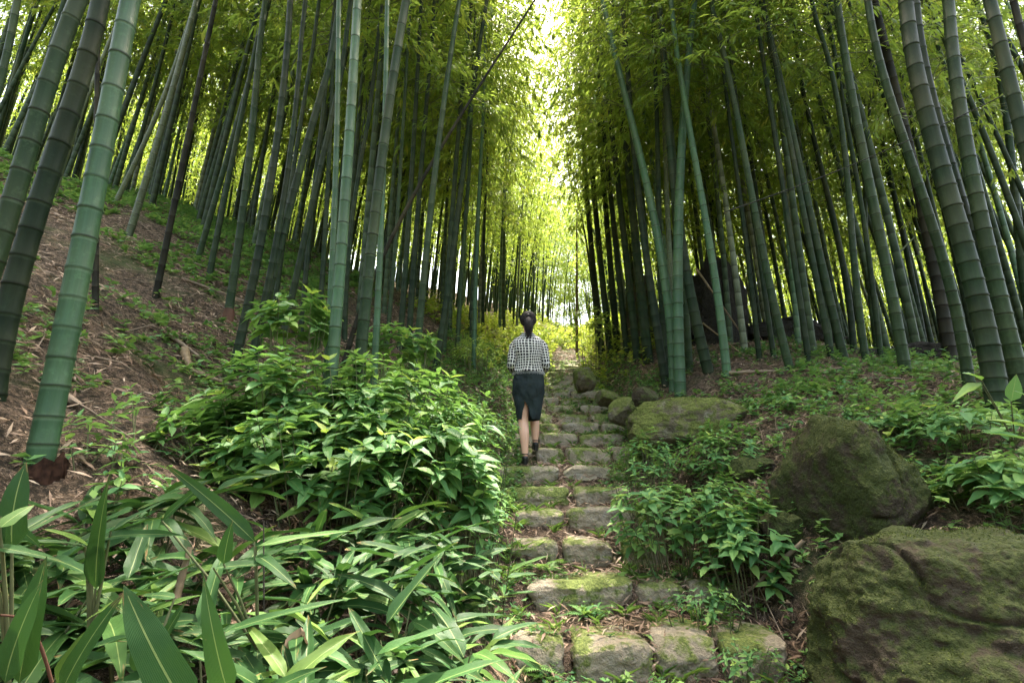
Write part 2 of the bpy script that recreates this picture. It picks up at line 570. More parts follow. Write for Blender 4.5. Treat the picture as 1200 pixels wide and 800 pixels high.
def simple(name, col, rough=.6, spec=.3, noise=.25, sc=20.0):
    m, t, b = newmat(name)
    tc = N(t, 'ShaderNodeTexCoord')
    n = N(t, 'ShaderNodeTexNoise', Scale=sc, Detail=4.0)
    t.links.new(tc.outputs['Object'], n.inputs['Vector'])
    c2 = tuple(x * (1 - noise) for x in col)
    c3 = tuple(min(1, x * (1 + noise)) for x in col)
    t.links.new(ramp(t, n.outputs[0], [(.3, c2), (.7, c3)]), b.inputs['Base Color'])
    b.inputs['Roughness'].default_value = rough
    b.inputs['Specular IOR Level'].default_value = spec
    return m
M['stem'] = simple('green_brown_stem', (.10, .11, .05))
M['twig'] = simple('dry_twig', (.16, .11, .07), .8)
M['deadwood'] = simple('dead_wood', (.20, .15, .11), .85)
M['darkwood'] = simple('dark_bark', (.035, .028, .022), .85)
M['sheath'] = simple('brown_sheath', (.10, .045, .028), .7, sc=9)
M['rootbark'] = simple('rotten_red_bark', (.030, .015, .010), .9, .1, .7, 45)
M['cord'] = simple('black_cord', (.02, .02, .02), .6)
# ------------------------------------------------------------------ ground sheet
def axis(knots):
    out = [knots[0][0]]
    for (a, b, st) in knots:
        n = max(1, int(round((b - a) / st)))
        out += list(a + (b - a) * (np.arange(n) + 1) / n)
    return np.array(out)
gx = axis([(-90, -30, 4), (-30, -14, .8), (-14, -6, .25), (-6, -1.5, .10), (-1.5, 2.8, .05), (2.8, 7, .10), (7, 14, .25), (14, 30, .8), (30, 90, 4)])
gy = axis([(-40, -6, 4), (-6, 1, .3), (1, 2.6, .09), (2.6, 9.5, .045), (9.5, 14, .08), (14, 24, .25), (24, 44, .7), (44, 110, 4)])
GX, GY = np.meshgrid(gx, gy)
GZ = terrain(GX, GY)
nx = len(gx)
ii = (np.arange(len(gy) - 1)[:, None] * nx + np.arange(nx - 1)[None]).ravel()
GF = np.stack([ii, ii + 1, ii + nx + 1, ii + nx], -1)
g = obj('ground', mesh('ground', np.stack([GX, GY, GZ], -1).reshape(-1, 3), GF, M['ground']), kind='structure')
g['label'] = 'brown forest floor of soil and leaf litter rising beside the stone path'

# ------------------------------------------------------------------ bamboo
def culm_geo(C, r0, r1, sides, node0=.10, node1=.32, zoff=0, simple_=False):
    """C(s)->point for s in metres 0..H. returns V,F,wax,scar,along"""
    H = C['H']
    f = C['f']
    S, R, WX, SC, AL, IN = [], [], [], [], [], []
    s = .02
    nodes = []
    while s < H:
        nodes.append(s)
        sp = node0 + (node1 - node0) * min(1, s / (H * .35))
        s += sp * random.uniform(.92, 1.08)
    rr = lambda q: r0 + (r1 - r0) * (q / H) ** .85
    iv = random.random()
    for q in nodes:
        r = rr(q)
        iv0, iv = iv, min(1, max(0, iv * .4 + random.random() * .6))
        if simple_:
            for ds, k, w, c, a in ((-.02, 1, 1, 0, 0), (0, 1.05, .4, .7, 0), (.012, 1.0, 0, 0, .3)):
                S.append(q + ds); R.append(r * k); WX.append(w); SC.append(c); AL.append(a); IN.append(iv0 if ds < .002 else iv)
        else:
            e = min(.55, max(.3, r / .07))
            kw_, ks_, kb_ = random.uniform(.15, 1), random.uniform(.3, 1), random.uniform(.985, 1.02)
            for ds, k, w, c, a in ((-.035, .985, 0, 0, .1), (-.022, .99, .55, 0, 0), (-.006, 1.0, 1, 0, 0), (-.003, 1.06, .3, .8, 0), (.003, 1.03, 0, 1, 0), (.010, 1.055, .35, .2, .2), (.022, .995, .0, 0, .5)):
                S.append(q + ds * e); R.append(r * (k * kb_ if k > 1.01 else k)); WX.append(w * kw_ * 1.25); SC.append(c * ks_); AL.append(a); IN.append(iv0 if ds < 0 else iv)
    S = np.clip(np.array(S), 0, H)
    P = f(S)
    V, F = tube(P, R, sides)
    rep = lambda a: np.repeat(np.array(a, float), sides)
    return V, F, rep(WX), rep(SC), rep(AL), rep(IN)

def culm_mesh(name, C, r0, r1, sides, mat, simple_=False, extra=None, **kw):
    V, F, a, b, c, inn = culm_geo(C, r0, r1, sides, simple_=simple_, **kw)
    Vs, Fs, A, B, Cc = [V], [F], [a], [b], [c]
    n = len(V)
    for (v2, f2) in (extra or []):
        Vs.append(v2); Fs.append(f2 + n); A.append(np.zeros(len(v2))); B.append(np.zeros(len(v2))); Cc.append(np.zeros(len(v2)))
        n += len(v2)
    return mesh(name, np.concatenate(Vs), np.concatenate(Fs), mat, True, {'wax': np.concatenate(A), 'scar': np.concatenate(B), 'along': np.concatenate(Cc), 'inode': inn})

def crown_mesh(name, Hc, seed, dens=1.0, leafL=.15, leafW=.028, spread=1.0, f=None, stuff=False):
    """leafy sprays along an axis (local z, 0..Hc); f bends the axis"""
    rg = random.Random(seed)
    P, D, Nn, L, W, R = [], [], [], [], [], []
    tw = MB()
    s = 0.0
    az = rg.uniform(0, 6.28)
    while s < Hc:
        q = s / Hc
        blen = spread * (.75 + .75 * math.sin(math.pi * min(1, q * .9 + .18))) * (1 - .55 * q) * rg.uniform(.6, 1.3)
        clr = rg.random()
        for side in (0, 1):
            if rg.random() > .9: continue
            a = az + side * .9 + rg.uniform(-.5, .5)
            el = rg.uniform(.15, .85)
            o = f(s) if f else np.array([0, 0, s])
            h = np.array([math.cos(a), math.sin(a), 0])
            k = 6
            pts = []
            for j in range(k):
                x = j / (k - 1)
                pts.append(o + h * blen * x + np.array([0, 0, blen * (math.sin(el) * x - .75 * x * x)]))
            pts = np.array(pts)
            v, fc = tube(pts, np.linspace(.006, .0015, k), 3)
            tw.add(v, fc)
            nt_ = max(3, int(9 * dens * blen))
            for j in range(nt_):
                x = .22 + .78 * (j + rg.random()) / nt_
                i0 = min(k - 2, int(x * (k - 1)))
                fr = x * (k - 1) - i0
                c = pts[i0] * (1 - fr) + pts[i0 + 1] * fr
                sgn = 1 if j % 2 else -1
                perp = np.array([-h[1], h[0], 0]) * sgn
                tl = rg.uniform(.08, .34) * spread
                e = c + (h * rg.uniform(.2, .8) + perp * rg.uniform(.3, 1) + np.array([0, 0, rg.uniform(-.45, .12)])) * tl
                nl = rg.randint(5, 8)
                pad = np.array([rg.uniform(-.35, .35), rg.uniform(-.35, .35), 1])
                dr0 = rg.uniform(-.75, -.1)
                cr = rg.uniform(-.14, .14)
                for m_ in range(nl):
                    y = m_ / max(1, nl - 1)
                    pp = c + (e - c) * (.35 + .65 * y)
                    sd = 1 if m_ % 2 else -1
                    dd = (e - c) / (np.linalg.norm(e - c) + 1e-6) * .8 + np.array([-h[1], h[0], 0]) * sd * rg.uniform(.2, .9) + np.array([rg.uniform(-.3, .3), rg.uniform(-.3, .3), dr0 + rg.uniform(-.3, .2)])
                    P.append(pp); D.append(dd)
                    Nn.append(pad + np.array([rg.uniform(-.4, .4), rg.uniform(-.4, .4), 0]))
                    sc = rg.uniform(.6, 1.15)
                    L.append(leafL * sc); W.append(leafW * sc * rg.uniform(.8, 1.15))
                    R.append(min(.999, max(0, clr * .55 + .18 + cr + rg.uniform(-.1, .1))))
        az += 2.4 + rg.uniform(-.4, .4)
        s += rg.uniform(.17, .27) * (1.15 - .35 * q)
    me = cloud(T4V, T4F, P, D, Nn, L, W, np.array(R), name, M['canopy'], smooth_=False)
    return me, tw.mesh(name + '_twigs', M['stem'])

THIN = [crown_mesh('thin_crown_%d' % i, 6.8, 500 + i, .26, spread=.8) for i in range(3)]
MID = [crown_mesh('mid_crown_%d' % i, 7.0, 700 + i, .68, spread=1.05) for i in range(4)]
CROWNS = [crown_mesh('crown_%d' % i, 7.2, 100 + i, 1.1, spread=1.12) for i in range(6)]
SMALL = [crown_mesh('light_crown_%d' % i, 6.2, 300 + i, 1.2, spread=1.05) for i in range(4)]

def curve_from(base, pts, H, tip=None):
    """smooth culm through pixel-derived world points (same vertical plane as the base)"""
    Pw = [base] + [atY(px, py, base.y + .03 * i) for i, (px, py) in enumerate(pts)]
    z = np.array([p.z - base.z for p in Pw])
    x = np.array([p.x - base.x for p in Pw])
    deg = 1 if len(z) < 3 else (2 if len(z) < 5 else 3)
    wts = np.ones(len(z)); wts[0] = 3
    co = np.polyfit(z, x, deg, w=wts)
    co[-1] -= np.polyval(co, 0)
    zt = z.max()
    dco = np.polyder(co) if len(co) > 1 else np.array([0])
    slope = np.polyval(dco, zt)
    lean = .035
    def f(s):
        s = np.atleast_1d(np.asarray(s, float))
        zz = s * .985
        xx = np.where(zz <= zt, np.polyval(co, np.minimum(zz, zt)), np.polyval(co, zt) + slope * (zz - zt) * (.9 if abs(base.x - .6) > 4 else .25))
        over = np.maximum(0, zz - H * .62)
        side = 1 if base.x < .6 else -1
        xx = xx + side * (.018 if abs(base.x - .6) > 4 else -.012) * over ** 2
        zz = zz - .022 * over ** 2
        if tip == 'straight':
            xx = np.where(s * .985 <= zt, xx, np.polyval(co, zt) + slope * (s * .985 - zt))
            zz = s * .985
            return np.stack([xx, lean * zz * .2, zz], -1)
        yy = lean * zz * .2 - .004 * over ** 2
        return np.stack([xx, yy, zz], -1)
    return {'H': H, 'f': f}

def branches_low(C, nodes, r, n, seed, start, size=.5):
    rg = random.Random(seed)
    out = []
    return out

def align(p, q, roll):
    d = (Vector(q) - Vector(p)).normalized()
    rot = Vector((0, 0, 1)).rotation_difference(d).to_matrix().to_4x4()
    return Matrix.Translation(Vector(p)) @ rot @ Matrix.Rotation(roll, 4, 'Z')

HERO_POS = []
def hero(base_px, pts, w, tone, label, H=12.5, crown=True, D=None, cs=None, group='bamboo culms beside the stone path', sheath=False, taper=.30):
    if D is None:
        b, D = ground(*base_px)
    else:
        b = at(base_px[0], base_px[1], D)
        b.z = min(b.z, gz(b.x, b.y) + .0) if abs(b.z - gz(b.x, b.y)) < .6 else gz(b.x, b.y)
    stretch = math.sqrt(1 + ((base_px[0] - 600) / 600) ** 2 * .8)
    r = w * D / 600 / stretch / 2
    C = curve_from(b, pts, H, None if crown else 'straight')
    root = empty('bamboo', b - Vector((0, 0, .04)), label, 'bamboo', group)
    near = D < 4.5
    me = culm_mesh('culm', C, r, r * taper, 22 if near else 12, CM[tone], node0=.10 if near else .16, node1=.27)
    obj('culm', me, root)
    HERO_POS.append((b.x, b.y))
    if crown:
        s0 = cs if cs is not None else (random.uniform(5.4, 6.6) if D < 5.5 else random.uniform(3.9, 5.2))
        p, q = C['f'](s0)[0], C['f'](min(H - .2, s0 + 6.6))[0]
        m4 = align(p, q, random.uniform(0, 6.28))
        lf, tw = random.choice(CROWNS if (b.x < 0 and D < 4.2) else MID if D < 7 and D >= 5.5 else CROWNS if D >= 7 else THIN)
        sc = Matrix.Scale((H - s0) / 7.2 * .98, 4)
        obj('foliage', lf, root, mat4=m4 @ sc, kind='stuff')
        obj('branches', tw, root, mat4=m4 @ sc, kind='stuff')
    if sheath:
        V, F = tube([(0, 0, -.05), (0, 0, .02), (.003, 0, .09), (.006, 0, .16)], [r * 1.35, r * 1.22, r * 1.14, r * 1.05], 14)
        V = V + .012 * fbm(V * 22, 2)[:, None]
        obj('sheath', mesh('sheath', V, F, M['sheath']), root)
    return root, b, D, r

HL = [
 # left foreground and hillside
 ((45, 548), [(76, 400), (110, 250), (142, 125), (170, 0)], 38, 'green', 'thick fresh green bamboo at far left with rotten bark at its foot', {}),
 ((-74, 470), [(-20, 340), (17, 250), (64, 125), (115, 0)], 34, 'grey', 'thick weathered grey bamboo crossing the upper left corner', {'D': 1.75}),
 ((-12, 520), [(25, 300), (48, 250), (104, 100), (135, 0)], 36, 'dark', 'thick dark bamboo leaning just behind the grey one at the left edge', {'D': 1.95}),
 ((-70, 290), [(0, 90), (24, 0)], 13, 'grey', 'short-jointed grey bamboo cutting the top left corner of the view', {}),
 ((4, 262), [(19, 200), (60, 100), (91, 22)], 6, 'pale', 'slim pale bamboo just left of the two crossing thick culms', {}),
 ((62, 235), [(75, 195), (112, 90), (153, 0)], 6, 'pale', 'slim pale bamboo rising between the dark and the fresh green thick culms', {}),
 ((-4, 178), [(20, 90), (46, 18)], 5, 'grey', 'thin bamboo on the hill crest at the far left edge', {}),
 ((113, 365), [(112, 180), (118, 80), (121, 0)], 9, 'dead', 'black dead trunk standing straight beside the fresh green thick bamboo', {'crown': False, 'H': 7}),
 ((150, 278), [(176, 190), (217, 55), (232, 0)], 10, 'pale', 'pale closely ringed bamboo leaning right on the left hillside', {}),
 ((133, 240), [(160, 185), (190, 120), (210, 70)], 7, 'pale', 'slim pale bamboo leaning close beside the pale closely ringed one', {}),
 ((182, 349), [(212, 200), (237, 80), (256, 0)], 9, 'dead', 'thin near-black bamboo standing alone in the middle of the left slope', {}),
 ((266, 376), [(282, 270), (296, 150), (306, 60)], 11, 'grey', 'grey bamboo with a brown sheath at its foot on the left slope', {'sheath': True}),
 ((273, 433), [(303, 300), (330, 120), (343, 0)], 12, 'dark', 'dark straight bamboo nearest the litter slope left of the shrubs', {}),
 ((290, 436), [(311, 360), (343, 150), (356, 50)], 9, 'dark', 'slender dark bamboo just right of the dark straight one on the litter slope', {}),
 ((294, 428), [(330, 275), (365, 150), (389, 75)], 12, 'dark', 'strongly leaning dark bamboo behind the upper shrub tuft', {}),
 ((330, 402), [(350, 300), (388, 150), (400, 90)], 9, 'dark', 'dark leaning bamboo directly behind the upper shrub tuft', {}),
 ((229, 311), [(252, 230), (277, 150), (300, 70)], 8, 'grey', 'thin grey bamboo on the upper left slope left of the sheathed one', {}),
 ((245, 323), [(262, 235), (285, 130)], 8, 'dark', 'thin dark bamboo on the upper left slope next to the thin grey one', {}),
 # centre left
 ((390, 425), [(399, 300), (413, 112), (421, 0)], 16, 'green', 'smooth bright green bamboo rising straight behind the shrub mound', {'D': 3.1}),
 ((386, 428), [(390, 300), (396, 110), (399, 0)], 9, 'green', 'thinner green bamboo touching the left side of the bright green one', {'D': 3.6}),
 ((419, 436), [(425, 400), (434, 300), (453, 150), (468, 75), (480, 0)], 16, 'grey', 'stout grey-green bamboo with strong rings bending right at its top', {'D': 3.2}),
 ((440, 428), [(447, 300), (450, 100), (456, 0)], 9, 'green', 'green bamboo half hidden behind the stout grey-green one', {'D': 3.9}),
 ((485, 428), [(499, 300), (515, 150), (528, 75), (539, 0)], 10, 'grey', 'grey bamboo with clear rings right of the stout bending one', {'D': 4.9}),
 ((468, 410), [(476, 300), (484, 180), (491, 60)], 8, 'dark', 'straight dark bamboo between the stout and the ringed grey culms', {}),
 ((478, 412), [(488, 260), (498, 150), (506, 50)], 8, 'dark', 'straight dark bamboo touching the ringed grey culm on its left', {}),
 ((510, 434), [(530, 296), (542, 210), (554, 109), (571, 0)], 9, 'dark', 'tall dark bamboo left of the walker reaching the top edge', {}),
 ((402, 404), [(451, 292), (515, 172), (560, 105), (598, 46)], 7, 'dead', 'black fallen-over bamboo leaning steeply across the others', {'crown': False, 'H': 5.6, 'D': 5.2}),
 ((555, 432), [(558, 350), (562, 200), (567, 130)], 6, 'green', 'thin green bamboo wrapped with small leaves left of the walker', {}),
 ((404, 400), [(412, 260), (432, 142)], 7, 'dark', 'thin dark bamboo between the bright green and the stout grey-green culms', {}),
 ((372, 408), [(380, 300), (386, 180), (392, 60)], 7, 'dark', 'thin dark bamboo left of the bright green culm', {}),
 ((352, 400), [(362, 280), (378, 140)], 7, 'dark', 'thin dark bamboo further left of the bright green culm', {}),
 ((318, 390), [(332, 280), (350, 160), (368, 60)], 7, 'dark', 'thin dark bamboo left above the upper shrub tuft', {}),
 ((535, 420), [(541, 320), (550, 200)], 6, 'grey', 'thin grey bamboo between the tall dark one and the leafy thin one', {}),
 ((452, 415), [(462, 300), (470, 190)], 6, 'grey', 'thin grey bamboo right of the stout bending culm', {}),
 # right of the path, centre
 ((790, 458), [(784, 360), (767, 262), (747, 169), (724, 85), (705, 0)], 13, 'green', 'green bamboo bowing far left over the path from the twin clump', {}),
 ((797, 462), [(794, 340), (795, 262), (797, 169), (802, 107), (812, 0)], 15, 'green', 'stout olive-green bamboo standing upright in front of the big dark rock', {}),
 ((781, 447), [(774, 300), (771, 227), (768, 97), (762, 0)], 9, 'dark', 'dark straight bamboo just behind the two crossing green ones', {}),
 ((796, 432), [(786, 300), (780, 227), (777, 114), (771, 20)], 8, 'pale', 'shiny pale bamboo left of the upright stout one', {}),
 ((803, 430), [(793, 300), (788, 227), (783, 140), (777, 40)], 7, 'grey', 'grey shiny bamboo partly hidden behind the upright stout one', {}),
 ((926, 432), [(917, 405), (899, 325), (882, 245), (864, 146), (848, 91), (832, 20)], 11, 'grey', 'grey-green bamboo right of the big dark rock curving left', {}),
 ((852, 440), [(850, 420), (837, 330), (824, 244), (805, 150), (790, 60)], 11, 'green', 'green bamboo standing in front of the big dark rock face', {}),
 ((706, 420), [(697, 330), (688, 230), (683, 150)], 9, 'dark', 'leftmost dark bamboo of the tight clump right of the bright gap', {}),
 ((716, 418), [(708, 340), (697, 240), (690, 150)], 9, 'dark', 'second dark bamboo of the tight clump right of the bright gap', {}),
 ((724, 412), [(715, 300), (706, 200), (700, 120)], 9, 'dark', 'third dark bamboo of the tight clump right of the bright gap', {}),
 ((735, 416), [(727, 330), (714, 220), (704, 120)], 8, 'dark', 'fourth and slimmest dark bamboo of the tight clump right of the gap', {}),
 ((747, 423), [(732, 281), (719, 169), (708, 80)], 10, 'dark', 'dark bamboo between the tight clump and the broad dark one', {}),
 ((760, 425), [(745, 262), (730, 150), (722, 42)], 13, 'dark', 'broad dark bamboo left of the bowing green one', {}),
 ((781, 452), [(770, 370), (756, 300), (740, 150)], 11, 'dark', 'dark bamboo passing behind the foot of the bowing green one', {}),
 ((676, 414), [(676, 300), (676, 200)], 4, 'tan', 'very thin straight tan pole in the bright gap above the walker', {'crown': False, 'H': 6.5}),
 ((700, 412), [(696, 337), (682, 262), (670, 199)], 4, 'dark', 'very thin dark pole leaning left out of the tight clump', {'crown': False, 'H': 7}),
 ((831, 437), [(812, 356), (797, 274), (785, 180), (778, 90)], 14, 'dark', 'broad dark green bamboo between the upright stout one and the rock', {}),
 ((808, 436), [(803, 345), (796, 260)], 9, 'grey', 'short-ringed grey bamboo behind the foot of the upright stout one', {}),
 ((739, 402), [(726, 300), (716, 220)], 4, 'pale', 'very thin pale bluish bamboo between the dark clumps', {}),
 # right
 ((989, 420), [(974, 361), (957, 286), (932, 182), (919, 130), (887, 0)], 12, 'grey', 'grey bamboo with a white sheen leaning left from the right terrace', {}),
 ((975, 422), [(960, 330), (925, 170), (893, 0)], 9, 'dark', 'dark bamboo hidden close behind the grey one with white sheen', {}),
 ((1000, 412), [(989, 312), (962, 199), (945, 130), (929, 42)], 9, 'dark', 'slim dark bamboo right of the grey one with white sheen', {}),
 ((1015, 424), [(1004, 331), (992, 219), (978, 110), (954, 29)], 10, 'grey', 'slim grey bamboo left of the closely ringed stout one', {}),
 ((1062, 440), [(1054, 387), (1034, 297), (1015, 219), (997, 130), (984, 65), (973, 0)], 16, 'grey', 'stout closely ringed bamboo behind the two bright green leaves', {}),
 ((1136, 462), [(1131, 425), (1101, 305), (1075, 219), (1043, 136), (1022, 81), (1008, 10)], 16, 'grey', 'slender S-curved bamboo left of the thickest one at right', {}),
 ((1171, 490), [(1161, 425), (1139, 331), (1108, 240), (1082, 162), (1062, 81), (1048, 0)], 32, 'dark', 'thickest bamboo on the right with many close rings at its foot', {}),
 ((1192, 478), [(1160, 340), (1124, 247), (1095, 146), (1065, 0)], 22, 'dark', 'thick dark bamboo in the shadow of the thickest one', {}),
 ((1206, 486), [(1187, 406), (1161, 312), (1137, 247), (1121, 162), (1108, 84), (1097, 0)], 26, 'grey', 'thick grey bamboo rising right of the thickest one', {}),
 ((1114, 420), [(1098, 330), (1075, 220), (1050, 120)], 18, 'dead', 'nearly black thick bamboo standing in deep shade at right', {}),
 ((1262, 430), [(1199, 146), (1176, 81), (1152, 0)], 26, 'dark', 'thick dark bamboo crossing the top right edge', {'D': 2.7}),
 ((1216, 425), [(1192, 247), (1183, 172), (1170, 97), (1140, 0)], 15, 'grey', 'ringed grey bamboo close to the right edge', {}),
 ((1200, 408), [(1176, 331), (1150, 230), (1125, 110)], 10, 'grey', 'slim grey bamboo behind the thick ones near the right edge', {}),
 ((1310, 360), [(1199, 32), (1186, 0)], 15, 'dead', 'black bamboo clipping the very top right corner', {'D': 3.5}),
 ((1008, 300), [(1015, 195), (1022, 97)], 7, 'grey', 'short bluish bamboo leaning the other way behind the stout ringed one', {'D': 9}),
 ((1104, 408), [(1069, 247), (1023, 156)], 7, 'dark', 'thin dark bamboo leaning strongly left behind the S-curved one', {}),
 ((948, 425), [(935, 330), (915, 210), (900, 120)], 8, 'dark', 'thin dark bamboo left of the grey one with white sheen', {}),
 ((890, 422), [(880, 330), (868, 240), (856, 160)], 7, 'dark', 'thin dark bamboo at the right side of the big dark rock', {}),
 ((907, 420), [(893, 320), (878, 220), (862, 120)], 7, 'dark', 'thin dark bamboo between the rock and the curving grey-green one', {}),
 ((1032, 420), [(1022, 330), (1010, 250)], 8, 'dark', 'thin dark bamboo just left of the stout ringed one', {}),
 ((1085, 414), [(1070, 330), (1050, 240)], 9, 'dark', 'dark bamboo between the stout ringed one and the shaded black one', {}),
]
HINFO = []
for bp, pts, w, tone, lab, kw in HL:
    HINFO.append(hero(bp, pts, w, tone, lab, **kw))

# ---- grove culms: shared curved meshes, each culm its own object
VAR = []
for i in range(10):
    Hv = 12.0
    k1, k2 = random.uniform(.0, .035), random.uniform(.004, .012)
    ph = random.uniform(-.2, .2)
    def f(s, k1=k1, k2=k2, ph=ph):
        s = np.atleast_1d(np.asarray(s, float))
        over = np.maximum(0, s - 7)
        x = k1 * s + k2 * s ** 2 * .5 + .02 * over ** 2
        y = ph * .05 * s + .02 * np.sin(s * .7 + ph * 9)
        return np.stack([x, y, s - .02 * over ** 2], -1)
    tone = ['dark', 'dark', 'grey', 'dark', 'grey', 'green', 'dark', 'dark', 'pale', 'grey'][i]
    VAR.append((culm_mesh('grove_culm_%d' % i, {'H': Hv, 'f': f}, .05, .014, 8, CM[tone], simple_=True, node0=.18, node1=.33), f, Hv))

pts = []
tries = 0
hp = np.array(HERO_POS)
cellr = 1.0
rg = random.Random(3)
cand = []
while tries < 26000 and len(pts) < 900:
    tries += 1
    y = 2.5 + 31 * rg.random() ** .75
    x = rg.uniform(-1.05, 1.05) * y * 1.0 + rg.uniform(-2, 2)
    s = x - float(xpath(y))
    lim_l, lim_r = (1.7 if y > 14 else 2.0 if y > 8 else 2.3), (1.8 if y > 16 else 1.9 if y > 9 else 2.6)
    if -lim_l < s < lim_r: continue
    if s < 0 and y < 5.2 and s > -6: continue            # shrubs and open litter slope
    if s < 0 and x > -9 and y < 7.5 and s < -3: continue
    if s > 0 and y < 5.8: continue
    if s > 0 and y < 8.5 and x < 3.4: continue
    if s > 0 and y > 20 and s < 14 and s > 3 and rg.random() < .35: continue
    if np.min(np.hypot(hp[:, 0] - x, hp[:, 1] - y)) < .45: continue
    mn = .72 if y < 14 else .9
    if any(abs(a - x) < mn and math.hypot(a - x, b - y) < mn for a, b in pts): continue
    pts.append((x, y))
ARCH = [(-1.1, 7.9), (-.8, 9.8), (3.1, 9.4), (3.0, 11.2)]      # culms whose crowns close the view over the path
pts += ARCH
pts.sort(key=lambda p: p[0] ** 2 + p[1] ** 2)
NOBJ = 300 - len(HL)
GRP = {'lh': 'crowded bamboo culms on the left hillside', 'lp': 'bamboo culms in the grove left of the far path', 'rp': 'bamboo culms in the grove right of the path'}
ZONE_L = [(60, 'on the hill crest at the far left'), (150, 'seen between the thick foreground culms at left'), (230, 'on the upper slope left of the near-black bamboo'), (320, 'on the upper slope around the sheathed bamboo'), (395, 'behind the upper shrub tuft'),
          (450, 'behind the bright green culm and the stout bending one'), (510, 'behind the ringed grey culm'), (570, 'around the tall dark culm left of the walker'), (2000, 'close to the far path behind the head of the walker')]
ZONE_R = [(760, 'behind the tight dark clump right of the gap'), (830, 'behind the two crossing green culms'), (910, 'around the tall dark rock'), (985, 'left of the grey culm with white sheen'), (1045, 'behind the slim and the stout ringed culms'),
          (1110, 'behind the slender S-curved culm'), (1160, 'glimpsed left of the thickest culm'), (5000, 'deep behind the thick culms at the right edge')]
TONEW = {'dark': 'dark olive', 'grey': 'grey green', 'green': 'fresh green', 'pale': 'pale'}
VTONE = ['dark', 'dark', 'grey', 'dark', 'grey', 'green', 'dark', 'dark', 'pale', 'grey']
for i, (x, y) in enumerate(pts[:NOBJ]):
    s = x - float(xpath(y))
    z = gz(x, y)
    pxx = 600 + 600 * x / (y * CP + z * SP)
    key = 'rp' if s > 0 else ('lh' if pxx < 395 else 'lp')
    vi = rg.randrange(10)
    me, f, Hv = VAR[vi]
    Dd = y * CP + z * SP
    pxx = 600 + 600 * x / Dd
    zone = next(w for lim, w in (ZONE_R if s > 0 else ZONE_L) if pxx < lim)
    size = 'nearer' if Dd < 9 else 'slim' if Dd < 13 else 'distant slim'
    root = empty('bamboo', (x, y, z - .05), '%s %s bamboo %s' % (size, TONEW[VTONE[vi]], zone), 'bamboo', GRP[key])
    root.rotation_mode = 'XYZ'
    toward = (0 if s < 0 else math.pi) + rg.uniform(-.9, .9)
    sc = rg.uniform(.85, 1.12)
    tilt = rg.uniform(-.02, .10)
    if abs(s - .1) < 4.2 and y < 19:
        # edge culms stand back from the path, leaving it open to the sky
        tilt = rg.uniform(.0, .03) if (x, y) in ARCH else rg.uniform(-.03, .03) if (s < 0 and 8.5 < y < 15) else rg.uniform(-.07, .0)
    rz = Matrix.Rotation(toward, 4, 'Z') @ Matrix.Rotation(tilt, 4, 'Y')
    root.rotation_euler = rz.to_euler()
    root.scale = (sc, sc, sc)
    c = obj('culm', me, root)
    s0 = rg.uniform(2.5, 4.6) if y > 10 else rg.uniform(3.4, 5.0)
    lf, tw = rg.choice((MID if rg.random() < .85 else THIN) if y < 7.6 else CROWNS if rg.random() < .8 else SMALL)
    m4 = align(f(s0)[0], f(Hv - .2)[0], rg.uniform(0, 6.28)) @ Matrix.Scale((Hv - s0) / 7.0, 4)
    obj('foliage', lf, root, mat4=m4, kind='stuff')
    if i < 150:
        obj('branches', tw, root, mat4=m4, kind='stuff')

# ---- the rest of the grove, too deep to count: one object
cu = MB()
P, D, Nn, L, W, R = [], [], [], [], [], []
far = pts[NOBJ:]
while len(far) < 1150:
    y = rg.uniform(20, 48)
    x = rg.uniform(-1.15, 1.0) * y
    s = x - float(xpath(y))
    if -2.0 < s < 2.2 and y < 34: continue
    far.append((x, y))
for k in range(70):                                     # sunlit culms closing the view beyond the crest of the path
    far.append((rg.uniform(-1.5, 10), rg.uniform(34.5, 44)))
while len(far) < 1570:                                  # far side of the left hillside
    x, y = rg.uniform(-46, -8), rg.uniform(7, 40)
    if x > -1.0 * y and y < 20: continue
    far.append((x, y))
while len(far) < 1870:                                  # unseen rest of the grove beside and behind the camera, added to block the sky
    y = rg.uniform(-24, 1.2)
    x = rg.uniform(-26, 26)
    if -3.0 < x - 1.3 < 2.8 or (y > -2 and abs(x) < 4.5): continue
    far.append((x, y))
rv = np.random.default_rng(5)
for x, y in far:
    s = x - float(xpath(y))
    z = gz(x, y) - .1
    H = rg.uniform(9, 13)
    t0 = (1 if s < 0 else -1) * rg.uniform(0, .12)
    q = np.linspace(0, 1, 9)
    ax = np.stack([x + t0 * H * q + .1 * H * (1 if s < 0 else -1) * q ** 3, y - .3 * q, z + H * q - .07 * H * q ** 3], -1)
    v, fc = tube(ax, np.linspace(.05, .015, 9), 5)
    cu.add(v, fc, rg.random())
    n = 1000 if (y > 34 and -2 < x < 10.5) else 400
    qq = (.20 if y > 15 else .35) + (.80 if y > 15 else .65) * rv.random(n)
    c = np.stack([np.interp(qq, q, ax[:, k]) for k in range(3)], -1)
    # clumps
    nc = 22
    cc = rv.normal(size=(nc, 3)) * np.array([.75, .75, .3])
    cq = (.20 if y > 15 else .35) + (.80 if y > 15 else .65) * rv.random(nc)
    cid = rv.integers(0, nc, n)
    cen = np.stack([np.interp(cq, q, ax[:, k]) for k in range(3)], -1) + cc * (1.15 - .6 * cq[:, None]) * (1.5 if n > 500 else 1)
    p = cen[cid] + rv.normal(size=(n, 3)) * np.array([.30, .30, .13])
    P.append(p)
    d = rv.normal(size=(n, 3)) + np.array([0, 0, -.6])
    D.append(d)
    Nn.append(rv.normal(size=(n, 3)) * .5 + np.array([0, 0, 1]))
    L.append(rv.uniform(.16, .28, n)); W.append(rv.uniform(.04, .065, n))
    R.append(np.clip(rv.random(nc)[cid] * .6 + .2 + rv.normal(size=n) * .06, 0, .99))
